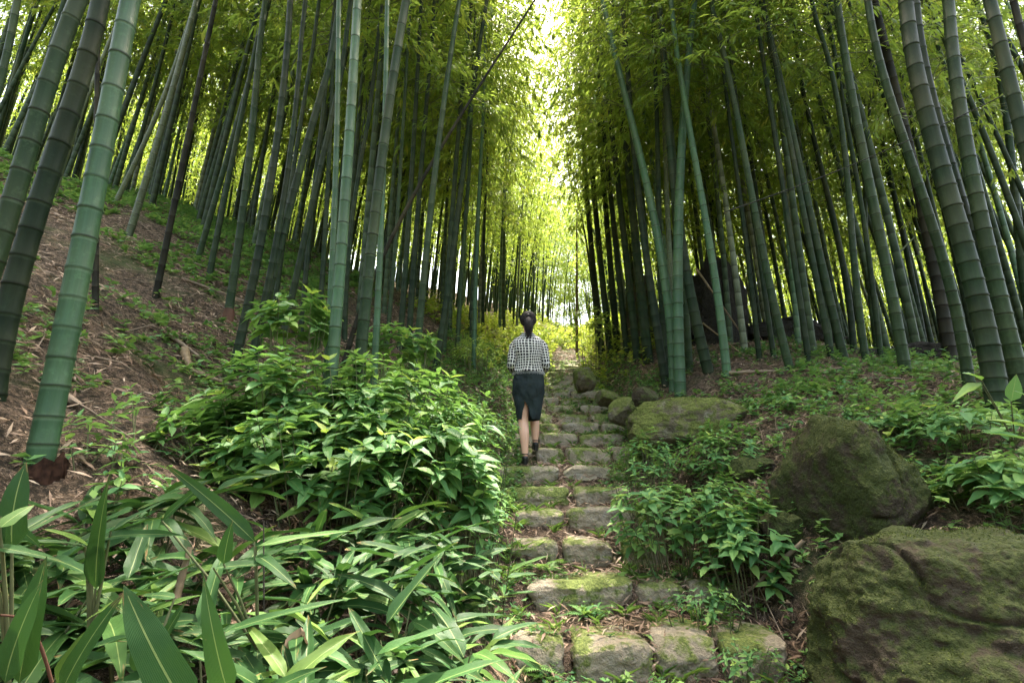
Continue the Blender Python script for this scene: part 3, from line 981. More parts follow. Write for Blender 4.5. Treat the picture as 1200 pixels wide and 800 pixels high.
deep = empty('deep_grove', (0, 30, gz(0, 30)), 'mass of far bamboo filling the depths of the grove beyond the nearer culms', 'bamboo grove')
tag(deep, kind='stuff')
oc = obj('culm', cu.mesh('deep_culms', CM['grey']), None, kind='stuff')
oc.parent = deep; oc.matrix_parent_inverse = Matrix.Translation(-deep.location)
of = obj('foliage', cloud(T4V, T4F, np.concatenate(P), np.concatenate(D), np.concatenate(Nn), np.concatenate(L), np.concatenate(W), np.concatenate(R), 'deep_foliage', M['canopy'], smooth_=False), None, kind='stuff')
of.parent = deep; of.matrix_parent_inverse = Matrix.Translation(-deep.location)
# ------------------------------------------------------------------ stones
def block(n, pn, seed, disp, dsc=2.0, ridge=0.0, crack=0.0, cuts=0, cutd=(.66, .92)):
    a = np.linspace(-1, 1, n + 1)
    U, Vv = np.meshgrid(a, a)
    U, Vv = U.ravel(), Vv.ravel()
    one = np.ones_like(U)
    faces = [np.stack(q, -1) for q in ((one, U, Vv), (-one, Vv, U), (Vv, one, U), (U, -one, Vv), (U, Vv, one), (Vv, U, -one))]
    Pt = np.concatenate(faces)
    m = n + 1
    i = (np.arange(n)[:, None] * m + np.arange(n)[None]).ravel()
    q = np.stack([i, i + 1, i + m + 1, i + m], -1)
    F = np.concatenate([q + k * m * m for k in range(6)])
    key = np.round(Pt, 5)
    uq, inv = np.unique(key, axis=0, return_inverse=True)
    inv = inv.ravel()
    F = inv[F]
    Pn = uq / (np.sum(np.abs(uq) ** pn, 1) ** (1 / pn))[:, None]
    nr = Pn / np.linalg.norm(Pn, axis=1)[:, None]
    d = disp * fbm(Pn * dsc + seed * 7.7, 5, .55)
    if ridge:
        d = d - ridge * np.abs(fbm(Pn * np.array([1.6, 1.9, 2.1]) * 1.1 + seed * 3.1, 3)) ** .8
    if crack:
        c = np.abs(vnoise(Pn * 1.7 + seed * 5.3))
        d = d - crack * np.exp(-(c / .05) ** 2)
    V = Pn + nr * d[:, None]
    rc = random.Random(seed * 13 + 1)
    for _ in range(cuts):                                   # flat fracture faces
        c = np.array([rc.gauss(0, 1), rc.gauss(0, 1), rc.gauss(0, .8)])
        c /= np.linalg.norm(c)
        t_ = V @ c - rc.uniform(*cutd)
        V = V - np.maximum(0, t_)[:, None] * c * .88
    return V, F

STONES = [mesh('stone_block_%d' % i, *block(16, 8, i, .07, 2.6, .03, cuts=4, cutd=(1.0, 1.3)), M['stone']) for i in range(8)]
stair = empty('stone_steps', (xpath(2.95), 2.95, -.87), 'worn mossy stone steps climbing through the bamboo with litter between the stones', 'stone steps')
def stone(x, y, z, sx, sy, sz, rz, me=None, tilt=(0, 0)):
    o = obj('stone', me or random.choice(STONES), stair)
    o.location = Vector((x, y, z)) - stair.location
    o.scale = (sx / 2, sy / 2, sz / 2)
    o.rotation_euler = (tilt[0], tilt[1], rz)
    return o
BIG = [mesh('large_stone_%d' % i, *block(32, 8, 20 + i, .06, 2.8, .035, cuts=6, cutd=(.98, 1.35)), M['stone']) for i in range(5)]
explicit = {  # left and right ends of the stones of the nearest rows
    
    0: [(600, 664), (670, 764), (768, 842), (848, 925)],
    1: [(620, 744), (746, 806), (812, 868)],
    2: [(600, 656), (660, 718), (726, 782)],
    3: [(604, 662), (664, 742), (746, 770)],
    4: [(584, 668), (672, 738)],
    5: [(582, 655), (658, 735)],
}
PRNG = random.Random(21)
for k, (Y, Z) in enumerate(ROWS):
    x0c = float(xpath(Y))
    segs = []
    if k in explicit:
        for a, b in explicit[k]:
            py = 755 if k == 0 else 683 if k == 1 else 635 if k == 2 else 598 if k == 3 else 570 if k == 4 else 545
            D = Y / (CP + SP * (py - 400) / 600)
            segs.append(((a - 600) / 600 * D, (b - 600) / 600 * D))
    else:
        x = x0c - .80
        while x < x0c + .55:
            w = PRNG.uniform(.28, .62)
            segs.append((x, min(x + w, x0c + .72)))
            x += w + .015
    for a, b in segs:
        w = b - a
        if w < .1: continue
        dep = PRNG.uniform(.34, .44)
        th = PRNG.uniform(.24, .28)
        stone((a + b) / 2, Y + dep / 2 + PRNG.uniform(-.035, .03), Z - th / 2 + PRNG.uniform(-.012, .014), w * .99, dep, th,
              PRNG.uniform(-.07, .07), PRNG.choice(BIG) if k < 6 else PRNG.choice(STONES), (PRNG.uniform(-.04, .05), PRNG.uniform(-.05, .05)))

M['moss'] = leaf_mat('moss_fuzz', [(0, (.022, .032, .010)), (.6, (.055, .072, .018)), (1, (.13, .155, .04))], (.2, .26, .05), .2, .9, spec=.1)
# ------------------------------------------------------------------ boulders
def boulder(px, py, D, size, seed, label, name='boulder', rot=0, pn=2.8, disp=.16, ridge=.10, crack=.12, n=70, mat='boulder', tilt=(0, 0), sink=0, cat='boulder', dsc=1.1, cuts=9):
    c = at(px, py, D)
    V, F = block(n, pn, seed, disp, dsc, ridge, crack, cuts=cuts)
    V = V + (.035 * fbm(V * 4.5 + seed, 5, .62))[:, None] * (V / np.linalg.norm(V, axis=1)[:, None])
    V = V * (np.array(size) / 2)
    o = obj(name, mesh(name, V, F, M[mat]), None, loc=(c.x, c.y, c.z - sink))
    o.rotation_euler = (tilt[0], tilt[1], rot)
    if mat in ('boulder', 'pathrock') and n >= 50:      # short moss fuzz on the upper faces
        r = np.random.default_rng(seed)
        T = V[F]
        nn_ = np.cross(T[:, 1] - T[:, 0], T[:, 3] - T[:, 0])
        ar = np.linalg.norm(nn_, axis=1)
        nn_ = nn_ / (ar[:, None] + 1e-9)
        wgt = ar * (nn_[:, 2] > -.1) * np.clip(.5 + fbm(T[:, 0] * 6 + seed, 3), 0, 1)
        m = int(16000 * min(1, size[0] * size[1] / 1.0))
        k = r.choice(len(F), m, p=wgt / wgt.sum())
        uv_ = r.random((m, 2, 1))
        P_ = T[k, 0] * (1 - uv_[:, 0]) * (1 - uv_[:, 1]) + T[k, 1] * uv_[:, 0] * (1 - uv_[:, 1]) + T[k, 2] * uv_[:, 0] * uv_[:, 1] + T[k, 3] * (1 - uv_[:, 0]) * uv_[:, 1]
        D_ = nn_[k] + r.normal(size=(m, 3)) * .7
        L_ = r.uniform(.006, .016, m)
        ms = cloud(T4V, T4F, P_, D_, r.normal(size=(m, 3)), L_, L_ * .3, r.random(m), 'moss', M['moss'], smooth_=False)
        obj('moss', ms, o, kind='stuff')
    return tag(o, label, cat)
boulder(993, 580, 3.2, (.70, .84, .98), 3, 'dark brown mossy boulder standing on the bank right of the steps', rot=.3, disp=.11, ridge=.05, crack=.07, pn=3.0, n=90, tilt=(0, .15))
boulder(1135, 765, 2.2, (1.34, 1.34, .98), 11, 'huge green mossy boulder filling the lower right corner', rot=-.35, tilt=(-.25, .12), disp=.11, ridge=.07, crack=.055, pn=3.0, n=120)
boulder(806, 500, 5.3, (1.25, 1.1, .60), 5, 'long low mossy boulder beside the steps below the upright bamboo', rot=-.3, disp=.10, ridge=.05, crack=.05, n=60, mat='pathrock')
boulder(757, 466, 5.9, (.30, .32, .24), 6, 'small round brown boulder sitting against the long low one', n=30, ridge=.04, crack=.04, disp=.1)
boulder(730, 482, 6.3, (.46, .4, .34), 7, 'flat mossy rock left of the small round brown boulder', n=30, mat='pathrock', ridge=.04, crack=.04, disp=.1)
boulder(684, 444, 8.3, (.42, .5, .42), 8, 'rough mossy boulder at the foot of the thin tan pole', n=30, mat='pathrock', ridge=.05, crack=.04)
boulder(712, 466, 7.4, (.36, .4, .26), 9, 'low mossy rock in front of the rough boulder near the clump', n=26, mat='pathrock', ridge=.04, crack=.04)
boulder(915, 625, 3.2, (.24, .24, .28), 13, 'small mossy rock wedged under the dark brown boulder', n=26)
boulder(880, 550, 4.0, (.36, .3, .20), 14, 'half buried mossy rock between the leafy plants and the dark brown boulder', n=26)
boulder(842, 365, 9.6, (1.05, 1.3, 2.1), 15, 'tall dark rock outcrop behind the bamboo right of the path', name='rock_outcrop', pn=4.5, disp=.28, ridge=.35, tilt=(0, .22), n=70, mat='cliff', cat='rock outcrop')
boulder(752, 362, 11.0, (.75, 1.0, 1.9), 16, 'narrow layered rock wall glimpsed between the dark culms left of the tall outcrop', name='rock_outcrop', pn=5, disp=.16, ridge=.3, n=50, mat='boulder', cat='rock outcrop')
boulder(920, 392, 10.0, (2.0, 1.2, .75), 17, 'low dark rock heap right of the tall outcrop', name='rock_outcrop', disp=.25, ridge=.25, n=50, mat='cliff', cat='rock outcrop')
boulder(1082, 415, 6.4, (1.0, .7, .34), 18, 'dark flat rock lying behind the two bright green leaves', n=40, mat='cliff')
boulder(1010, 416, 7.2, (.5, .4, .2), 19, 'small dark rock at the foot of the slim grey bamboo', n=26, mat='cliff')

# ------------------------------------------------------------------ litter
def scatter_litter(n, xr, yr, Lr, seed, keep=None, lift=.012):
    r = np.random.default_rng(seed)
    x = r.uniform(*xr, n)
    y = yr[0] + (yr[1] - yr[0]) * r.random(n) ** 1.2
    s = x - xpath(y)
    pat = fbm(np.stack([x * 1.1, y * 1.1, 0 * x], -1), 3)
    ok = (np.abs(x) < y * 1.2 + 1.2) & (pat + r.uniform(-.6, .6, n) > -.35)
    if keep is not None: ok &= keep(x, y, s)
    x, y = x[ok], y[ok]
    m = len(x)
    e = .03
    z = terrain(x, y)
    gxn = (terrain(x + e, y) - z) / e
    gyn = (terrain(x, y + e) - z) / e
    Nr = np.stack([-gxn, -gyn, np.ones(m)], -1)
    Nr /= np.linalg.norm(Nr, axis=1)[:, None]
    d = r.normal(size=(m, 3)) * np.array([1, 1, .2])
    d = d - (np.sum(d * Nr, 1) - r.uniform(-.05, .3, m))[:, None] * Nr
    p = np.stack([x, y, z], -1) + Nr * r.uniform(.002, lift, m)[:, None]
    L = r.uniform(*Lr, m)
    return p, d, Nr + r.normal(size=(m, 3)) * .35, L, L * r.uniform(.08, .18, m), r.random(m)
parts = [scatter_litter(120000, (-7, 7), (1.6, 9), (.025, .095), 1, keep=lambda x, y, s: (np.abs(s) > .8) | (_hash((x * 999).astype(int), (y * 999).astype(int), (x * 7).astype(int)) < .35), lift=.03),
         scatter_litter(30000, (-14, 14), (7, 20), (.09, .2), 2, lift=.03),
         scatter_litter(12000, (-.2, 2.2), (3.0, 9), (.04, .10), 3, keep=lambda x, y, s: np.abs(s) < .8, lift=.05)]
cc = [np.concatenate(q) for q in zip(*parts)]
o = obj('leaf_litter', cloud(T4V, T4F, cc[0], cc[1], cc[2], cc[3], cc[4], cc[5], 'leaf_litter', M['dead'], smooth_=False), kind='stuff')
tag(o, 'fallen bamboo leaves and sheaths strewn over the slope and steps', 'leaf litter')

# ------------------------------------------------------------------ ground cover
def sprigs(n, xr, yr, seed, keep, hr=(.03, .16), Lr=(.03, .07), leaves=(5, 10), wf=.5, bias=1.0):
    r = np.random.default_rng(seed)
    rr = random.Random(seed)
    x = r.uniform(*xr, n)
    y = yr[0] + (yr[1] - yr[0]) * r.random(n) ** bias
    s = x - xpath(y)
    ok = keep(x, y, s, r) & (np.abs(x) < y * 1.15 + .8)
    x, y = x[ok], y[ok]
    z = terrain(x, y)
    k = r.integers(leaves[0], leaves[1] + 1, len(x))
    idx = np.repeat(np.arange(len(x)), k)
    m = len(idx)
    h = r.uniform(*hr, len(x))
    top = np.stack([x + r.normal(size=len(x)) * .03, y + r.normal(size=len(x)) * .03, z + h], -1)
    bas = np.stack([x, y, z], -1)
    q = r.uniform(.35, 1, m)
    p = bas[idx] + (top - bas)[idx] * q[:, None]
    a = r.uniform(0, 6.28, m)
    el = r.uniform(-.25, .7, m)
    d = np.stack([np.cos(a) * np.cos(el), np.sin(a) * np.cos(el), np.sin(el)], -1)
    nr = np.stack([r.normal(size=m) * .35, r.normal(size=m) * .35, np.ones(m)], -1)
    L = r.uniform(*Lr, m)
    rv_ = np.clip(r.random(len(x))[idx] * .7 + r.uniform(0, .3, m), 0, .99)
    return p, d, nr, L, L * wf * r.uniform(.8, 1.2, m), rv_
def patch(x, y, f, seed):
    return fbm(np.stack([x * f, y * f, 0 * x + seed], -1), 3)
def bake_sprigs(name, parts, mat, label, cat):
    cc = [np.concatenate(q) for q in zip(*parts)]
    o = obj(name, cloud(T6V, T6F, *cc, name, M[mat]), kind='stuff')
    return tag(o, label, cat)
bake_sprigs('ground_cover', [
    sprigs(8200, (1.2, 8), (2.3, 9), 31, lambda x, y, s, r: (s > .75) & (patch(x, y, .8, 2) + r.uniform(-.5, .5, len(x)) > -.35) & (y < 7.0 + r.uniform(-1.5, 1.5, len(x))), (.03, .17), (.035, .075)),
    sprigs(4200, (-1.4, .9), (4.6, 11), 32, lambda x, y, s, r: (s < -.5) & (s > -2.3), (.03, .20), (.03, .065)),
    sprigs(1900, (.2, 2.4), (5.2, 11), 33, lambda x, y, s, r: (s > .45) & (s < 1.2), (.03, .18), (.03, .06)),
    sprigs(4800, (-.4, 2.2), (2.6, 9), 34, lambda x, y, s, r: (np.abs(s) < .9) & (patch(x, y, 3, 5) > .12), (.01, .06), (.02, .05)),
    sprigs(700, (-.5, 2.6), (7.5, 14), 39, lambda x, y, s, r: (np.abs(s) < .9), (.02, .14), (.03, .06)),
], 'herb', 'low leafy herbs covering both banks of the stone path', 'ground cover')
bake_sprigs('slope_herbs', [
    sprigs(4200, (-9, -1.2), (3.0, 11), 35, lambda x, y, s, r: (patch(x, y, .55, 9) + r.uniform(-.35, .35, len(x)) > .12), (.02, .14), (.03, .08)),
    sprigs(3200, (-8, -2.5), (5.0, 10), 46, lambda x, y, s, r: (patch(x, y, .8, 5) > -.15), (.02, .12), (.04, .09)),
    sprigs(900, (-3.5, -.6), (1.6, 4), 36, lambda x, y, s, r: (patch(x, y, 1.2, 4) > -.1), (.02, .12), (.03, .06)),
], 'herb', 'scattered small herbs on the litter slope at the left', 'ground cover')
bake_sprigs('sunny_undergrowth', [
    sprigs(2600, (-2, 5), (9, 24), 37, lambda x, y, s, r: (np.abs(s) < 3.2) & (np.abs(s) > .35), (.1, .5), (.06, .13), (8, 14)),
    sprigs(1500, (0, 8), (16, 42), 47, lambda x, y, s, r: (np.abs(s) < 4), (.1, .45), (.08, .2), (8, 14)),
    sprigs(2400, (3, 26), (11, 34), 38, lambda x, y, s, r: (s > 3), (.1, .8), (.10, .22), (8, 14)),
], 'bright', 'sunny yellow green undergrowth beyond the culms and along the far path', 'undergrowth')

# tufts of grass on the steps
rg = random.Random(4)
P, D, Nn, L, W, R = [], [], [], [], [], []
for i in range(150):
    y = rg.uniform(2.7, 8.5)
    x = float(xpath(y)) + rg.uniform(-.8, .95)
    z = gz(x, y)
    rr = rg.random()
    for j in range(rg.randint(6, 16)):
        a = rg.uniform(0, 6.28)
        P.append((x + rg.gauss(0, .012), y + rg.gauss(0, .012), z))
        D.append((math.cos(a) * .55, math.sin(a) * .55, rg.uniform(.5, 1.2)))
        Nn.append((math.cos(a) * -1, math.sin(a) * -1, .6))
        l = rg.uniform(.05, .15)
        L.append(l); W.append(rg.uniform(.003, .006)); R.append(rr)
tg = obj('grass_tufts', cloud(T6V * np.array([1, 1, 2.5]), T6F, P, D, Nn, L, W, np.array(R), 'grass_tufts', M['fern']), kind='stuff')
tag(tg, 'small tufts of thin grass growing between the step stones', 'grass')

# ------------------------------------------------------------------ leafy plants
def lmesh(name, mat, **kw):
    V, F, UV = leaf_template(**kw)
    return mesh(name, V, F, M[mat], True, None, UV)
OV = [(.14, .10, .0), (.18, .20, .02), (.24, .04, .015), (.12, .28, .03)]
SHL = [lmesh('shrub_leaf', 'shrub', shape='ovate', nseg=6, fold=a, droop=b, wav=c) for a, b, c in OV]
YNG = [lmesh('young_leaf', 'young', shape='ovate', nseg=6, fold=a, droop=b * .5, wav=c) for a, b, c in OV]
HBL = [lmesh('herb_leaf_large', 'herb', shape='ovate', nseg=6, fold=a, droop=b, wav=c) for a, b, c in OV]
SAS = [lmesh('blade_leaf', 'sasa', shape='blade', nseg=12, fold=a * 2.2, droop=b, wav=c * 4, twist=tw, asp=.14) for a, b, c, tw in ((.18, .18, .02, .3), (.14, .4, .03, -.6), (.26, .30, .02, .9), (.10, .62, .03, -.25), (.30, .05, .02, .15), (.2, .35, .03, -1.2))]
lowov = leaf_template(nseg=3, shape='ovate', across=2, fold=.12, droop=.28)

def shrub(cx, cy, cz, rad, n, seed, label, leafL=(.085, .145), leafset=SHL, young=.12, nparts=150, group=None, name='shrub', base=None, hem=-.45, cat='shrub', wf=.46, mat='shrub'):
    rg = random.Random(seed)
    base = base or (cx, cy, gz(cx, cy))
    root = empty(name, base, label, cat, group)
    B = Vector(base)
    stems = MB()
    leaves = []
    C = Vector((cx, cy, cz))
    for i in range(n):
        while True:
            v = Vector((rg.gauss(0, 1), rg.gauss(0, 1), rg.gauss(0, 1))).normalized()
            if v.z > hem: break
        k = rg.uniform(.55, 1.05) if rg.random() < .4 else rg.uniform(.85, 1.06)
        k *= 1 + .20 * math.sin(v.x * 5 + seed) + .15 * math.sin(v.y * 7 + v.z * 4 + seed)
        t = C + Vector((v.x * rad[0], v.y * rad[1], v.z * rad[2])) * k
        g_ = gz(t.x, t.y)
        if t.z < g_ + .05: t.z = g_ + rg.uniform(.05, .2)
        out = (Vector((v.x * .55, v.y * .55, max(.35, v.z))) + Vector((0, 0, .6))).normalized()
        b0 = Vector((B.x + (t.x - B.x) * .62 + rg.uniform(-.04, .04), B.y + (t.y - B.y) * .62 + rg.uniform(-.04, .04), 0))
        b0.z = gz(b0.x, b0.y) - .02
        mid = b0.lerp(t, .55) + Vector((0, 0, .05 * (t - B).length))
        pts_ = np.array([(b0 - B)[:], (mid - B)[:], (t - B)[:]])
        if i % 2 == 0:
            v2, f2 = tube(pts_, [.004, .003, .0018], 4)
            stems.add(v2, f2)
        a0 = rg.uniform(0, 6.28)
        side = out.orthogonal().normalized()
        isy = rg.random() < young
        tiers = rg.randint(2, 3)
        for tr in range(tiers):
            pos = t - (t - mid).normalized() * tr * .03
            kk = rg.randint(2, 4) if tr else rg.randint(2, 3)
            for j in range(kk):
                a = a0 + tr * 1.1 + j * 2 * math.pi / kk + rg.uniform(-.3, .3)
                s_ = Quaternion(out, a) @ side
                d = (s_ + out * (rg.uniform(.35, .8) if tr == 0 else rg.uniform(-.1, .35)) + Vector((0, 0, rg.uniform(-.15, .1)))).normalized()
                l = rg.uniform(*leafL) * (.62 if tr == 0 else 1.0)
                leaves.append((pos, d, (out + Vector((rg.uniform(-.3, .3), rg.uniform(-.3, .3), .5))), l, isy and tr == 0))
    # nearest leaves become parts
    leaves.sort(key=lambda q: q[0].length)
    for (p, d, nn, l, y_) in leaves[:nparts]:
        me = rg.choice(YNG if y_ else leafset)
        obj('leaf', me, root, mat4=frame(p - B, d, nn, l * wf * rg.uniform(.85, 1.15), l, l))
    rest = leaves[nparts:]
    if rest:
        tV, tF, tU = lowov
        me = cloud(tV, tF, [(q[0] - B)[:] for q in rest], [q[1][:] for q in rest], [q[2][:] for q in rest], [q[3] for q in rest], [q[3] * wf for q in rest],
                   np.array([rg.random() for q in rest]), 'foliage', M[mat], tU)
        obj('foliage', me, root, kind='stuff')
    obj('stem', stems.mesh('stem', M['stem']), root, kind='stuff')
    return root

def shrub_at(px, py, D, rad, n, seed, label, **kw):
    kw.setdefault('hem', -.9 if 700 < px < 900 else -.45)
    c = at(px, py, D)
    return shrub(c.x, c.y, c.z, rad, n, seed, label, **kw)
G1 = 'leafy shrubs in the mound left of the steps'
shrub_at(350, 372, 3.3, (.22, .22, .19), 34, 1, 'upper tuft of light green shrub rising above the mound by the leaning dark culms', nparts=110, young=.35, group=G1, base=tuple(at(350, 440, 3.3)))
shrub_at(330, 490, 2.9, (.46, .40, .34), 120, 2, 'broad bright green shrub at the upper left of the leafy mound', nparts=260, young=.2, group=G1)
shrub_at(445, 485, 3.1, (.46, .42, .34), 120, 3, 'bright green shrub below the bright green culm in the leafy mound', nparts=260, young=.22, group=G1)
shrub_at(395, 560, 2.5, (.46, .38, .34), 130, 4, 'large leaved shrub in the middle of the leafy mound', nparts=290, young=.15, group=G1)
shrub_at(290, 560, 2.5, (.30, .30, .24), 80, 5, 'shrub with yellow green leaves at the lower left of the leafy mound', nparts=180, young=.3, group=G1)
shrub_at(505, 560, 2.75, (.36, .38, .36), 140, 6, 'darker green shrub at the right of the mound near the steps', nparts=240, young=.05, group=G1)
shrub_at(552, 610, 2.7, (.22, .34, .36), 120, 7, 'bluish green small leaved shrub overhanging the steps from the left', nparts=180, young=0, leafL=(.045, .085), group=G1, leafset=HBL, mat='herb')
shrub_at(545, 500, 3.8, (.34, .42, .20), 90, 8, 'small leaved shrub beside the steps just left of the walker', nparts=120, young=0, leafL=(.04, .075), group=G1, leafset=HBL, mat='herb')
shrub_at(463, 405, 4.2, (.28, .26, .16), 36, 9, 'small light shrub at the foot of the stout bending culm', nparts=80, young=.3, group=G1)
shrub_at(400, 505, 2.8, (.70, .30, .32), 150, 10, 'shaded inner shrub filling the heart of the leafy mound', nparts=60, young=.0, group=G1, leafL=(.07, .11))
G2 = 'leafy plants on the bank right of the steps'
shrub_at(795, 600, 3.7, (.50, .42, .24), 130, 11, 'bushy broad leaved plant spilling over the right edge of the steps', nparts=260, young=0, leafL=(.07, .12), leafset=HBL, mat='herb', group=G2)
shrub_at(872, 640, 3.25, (.26, .26, .26), 70, 12, 'taller broad leaved plant left of the dark brown boulder', nparts=180, young=.0, leafL=(.09, .14), leafset=HBL, mat='herb', group=G2)
shrub_at(755, 535, 4.4, (.26, .3, .20), 60, 13, 'small bushy plant at the right end of the middle steps', nparts=120, young=0, leafL=(.05, .09), leafset=HBL, mat='herb', group=G2)
shrub_at(845, 530, 4.3, (.40, .3, .16), 60, 14, 'low plant between the long low boulder and the dark brown boulder', nparts=120, young=.05, leafL=(.06, .10), leafset=HBL, mat='herb', group=G2)
shrub_at(1120, 500, 3.4, (.42, .40, .16), 60, 15, 'spreading plant on the bank below the thickest right hand bamboo', nparts=160, young=.1, leafL=(.07, .12), leafset=HBL, mat='herb', group=G2)
shrub_at(1170, 560, 2.7, (.24, .26, .14), 36, 16, 'broad leaved plant at the right edge above the huge boulder', nparts=120, young=.1, leafL=(.08, .14), leafset=HBL, mat='herb', group=G2)
shrub_at(1040, 500, 4.0, (.40, .40, .12), 50, 17, 'low plant behind the dark brown boulder on the right bank', nparts=120, young=.15, leafL=(.06, .10), leafset=HBL, mat='herb', group=G2)
shrub_at(940, 480, 4.8, (.5, .4, .12), 50, 18, 'low bright plant behind and left of the dark brown boulder', nparts=120, young=.2, leafL=(.06, .09), leafset=HBL, mat='herb', group=G2)
shrub_at(700, 712, 3.1, (.10, .08, .05), 8, 19, 'tiny seedling growing in front of the second step', nparts=40, young=.2, leafL=(.03, .06), leafset=HBL, mat='herb', group=G2)
shrub_at(830, 700, 2.9, (.26, .16, .07), 24, 20, 'small leaved creeper at the right end of the lowest steps', nparts=90, young=.1, leafL=(.03, .06), leafset=HBL, mat='herb', group=G2)
shrub_at(880, 765, 2.5, (.20, .14, .06), 22, 24, 'creeper half covering the rightmost stone of the lowest step', nparts=90, young=.2, leafL=(.03, .05), leafset=HBL, mat='herb', group=G2)
shrub_at(1000, 655, 2.6, (.14, .10, .05), 10, 25, 'small plant in the crevice between the two biggest boulders', nparts=40, young=.2, leafL=(.05, .08), leafset=HBL, mat='herb', group=G2)
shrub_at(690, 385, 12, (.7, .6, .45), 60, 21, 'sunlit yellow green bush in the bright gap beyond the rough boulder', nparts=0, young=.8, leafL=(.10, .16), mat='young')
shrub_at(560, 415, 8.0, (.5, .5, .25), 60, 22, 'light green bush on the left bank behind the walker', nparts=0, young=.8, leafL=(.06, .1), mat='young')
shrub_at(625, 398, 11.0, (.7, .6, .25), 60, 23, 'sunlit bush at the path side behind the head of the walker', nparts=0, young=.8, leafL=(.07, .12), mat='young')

# two bright basal leaves etc. on the right terrace
def leafy_sprout(px, py, blades, label, leafset, D=None, group=None, stemr=.004, name='sprout', wf=.3):
    if D is None:
        b, D = ground(px, py)
    else:
        b = at(px, py, D)
    root = empty(name, b, label, 'plant', group)
    sm = MB()
    for (p0, p1, d0, d1, wpx, nv) in blades:
        a, c = at(p0[0], p0[1], d0), at(p1[0], p1[1], d1)
        l = (c - a).length
        w = wpx * (d0 + d1) / 2 / 600
        obj('leaf', random.choice(leafset), root, mat4=frame(a - b, c - a, Vector(nv), w, l, l * .55))
        midp = (a * .5 + b * .5) + Vector((0, 0, .01))
        v, f_ = tube([(0, 0, 0), (midp - b)[:], (a - b)[:]], [stemr, stemr * .8, stemr * .5], 5)
        sm.add(v, f_)
    obj('stem', sm.mesh('stem', M['stem']), root)
    return root
leafy_sprout(1042, 446, [((1040, 444), (1016, 429), 6, 5.8, 14, (0, -.6, 1)), ((1040, 444), (1056, 432), 6, 5.9, 12, (0, -.6, 1)), ((1038, 447), (1022, 446), 6, 5.7, 9, (0, -.3, 1))], 'pair of bright green broad leaves on the litter of the right terrace', YNG, wf=.5)
leafy_sprout(1100, 440, [((1100, 440), (1117, 421), 5.8, 5.7, 11, (0, -.6, 1)), ((1100, 441), (1094, 434), 5.8, 5.6, 9, (0, -.5, 1))], 'single upright bright leaf pair left of the thickest bamboo', YNG)
leafy_sprout(1190, 520, [((1150, 445), (1130, 432), 2.6, 2.5, 11, (0, -.6, 1)), ((1150, 450), (1118, 462), 2.6, 2.4, 12, (0, -.6, 1)), ((1185, 470), (1192, 438), 2.5, 2.5, 16, (-.3, -1, .3)),
                        ((1200, 500), (1160, 488), 2.4, 2.3, 14, (0, -.4, 1)), ((1205, 515), (1150, 505), 2.3, 2.3, 15, (0, -.4, 1)), ((1215, 470), (1190, 455), 2.4, 2.4, 12, (0, -.5, 1))], 'pale broad leaved seedling beside the foot of the thickest bamboo', SHL, D=2.7)

# ------------------------------------------------------------------ broad blade bamboo in the foreground
BG = 'broad bladed dwarf bamboo in the left foreground'
def rb(a, b, d0, d1, w, n=(0, -.5, 1)):
    return (a, b, d0, d1, w, n)
leafy_sprout(105, 760, [rb((112, 690), (112, 566), 1.0, .95, 25, (.15, -1, .2)), rb((108, 632), (215, 611), 1.0, 1.0, 12, (0, -.6, 1)), rb((130, 622), (202, 574), 1.0, 1.05, 10, (0, -.8, 1)), rb((100, 640), (0, 618), 1.0, .9, 14, (0, -.5, 1)), rb((105, 640), (60, 612), 1.0, .95, 15, (0, -.5, 1))],
             'dwarf bamboo with one upright dark blade and several crossing narrow ones', SAS, D=1.0, group=BG)
leafy_sprout(205, 860, [rb((222, 835), (134, 700), .72, .70, 46, (.1, -.9, .45)), rb((225, 812), (120, 790), .8, .75, 18, (0, -.5, 1))], 'dwarf bamboo with the largest glossy blade at the bottom left', SAS, D=.75, group=BG)
leafy_sprout(262, 860, [rb((268, 815), (229, 684), .82, .80, 30, (.1, -1, .3)), rb((262, 740), (415, 689), .95, 1.0, 13, (0, -.6, 1)), rb((300, 820), (372, 770), .9, .9, 20, (0, -.5, 1)), rb((270, 830), (345, 800), .8, .8, 24, (0, -.5, 1))],
             'dwarf bamboo with a wavy upright dark blade and a long thin bright one', SAS, D=.85, group=BG)
leafy_sprout(302, 760, [rb((298, 634), (206, 540), 1.25, 1.15, 20, (.4, -.8, .6)), rb((262, 660), (268, 612), 1.15, 1.15, 20, (0, -1, .1)), rb((250, 665), (345, 656), 1.15, 1.2, 13, (0, -.6, 1)), rb((300, 640), (420, 612), 1.2, 1.3, 13, (0, -.5, 1)), rb((300, 650), (345, 672), 1.2, 1.1, 14, (0, -.5, 1)), rb((190, 610), (235, 560), 1.2, 1.2, 10, (0, -1, .6))],
             'dwarf bamboo with a long shiny diagonal blade pointing up left', SAS, D=1.2, group=BG)
leafy_sprout(10, 800, [rb((14, 642), (6, 548), .85, .85, 34, (.1, -1, .3)), rb((0, 618), (38, 585), .8, .85, 18, (.2, -1, .5)), rb((-10, 640), (78, 652), .8, .85, 17, (0, -.5, 1)), rb((0, 605), (60, 640), .85, .9, 13, (.2, -.8, .8))],
             'dwarf bamboo with a broad upright blade at the left edge', SAS, D=.85, group=BG)
leafy_sprout(20, 880, [rb((22, 800), (44, 655), .72, .74, 36, (.1, -1, .2)), rb((5, 800), (28, 690), .7, .7, 30, (.1, -1, .2)), rb((70, 815), (118, 700), .75, .75, 28, (-.2, -1, .3)), rb((66, 800), (95, 735), .78, .78, 22, (-.1, -1, .2))],
             'cluster of dark upright dwarf bamboo blades in the bottom left corner', SAS, D=.75, group=BG)
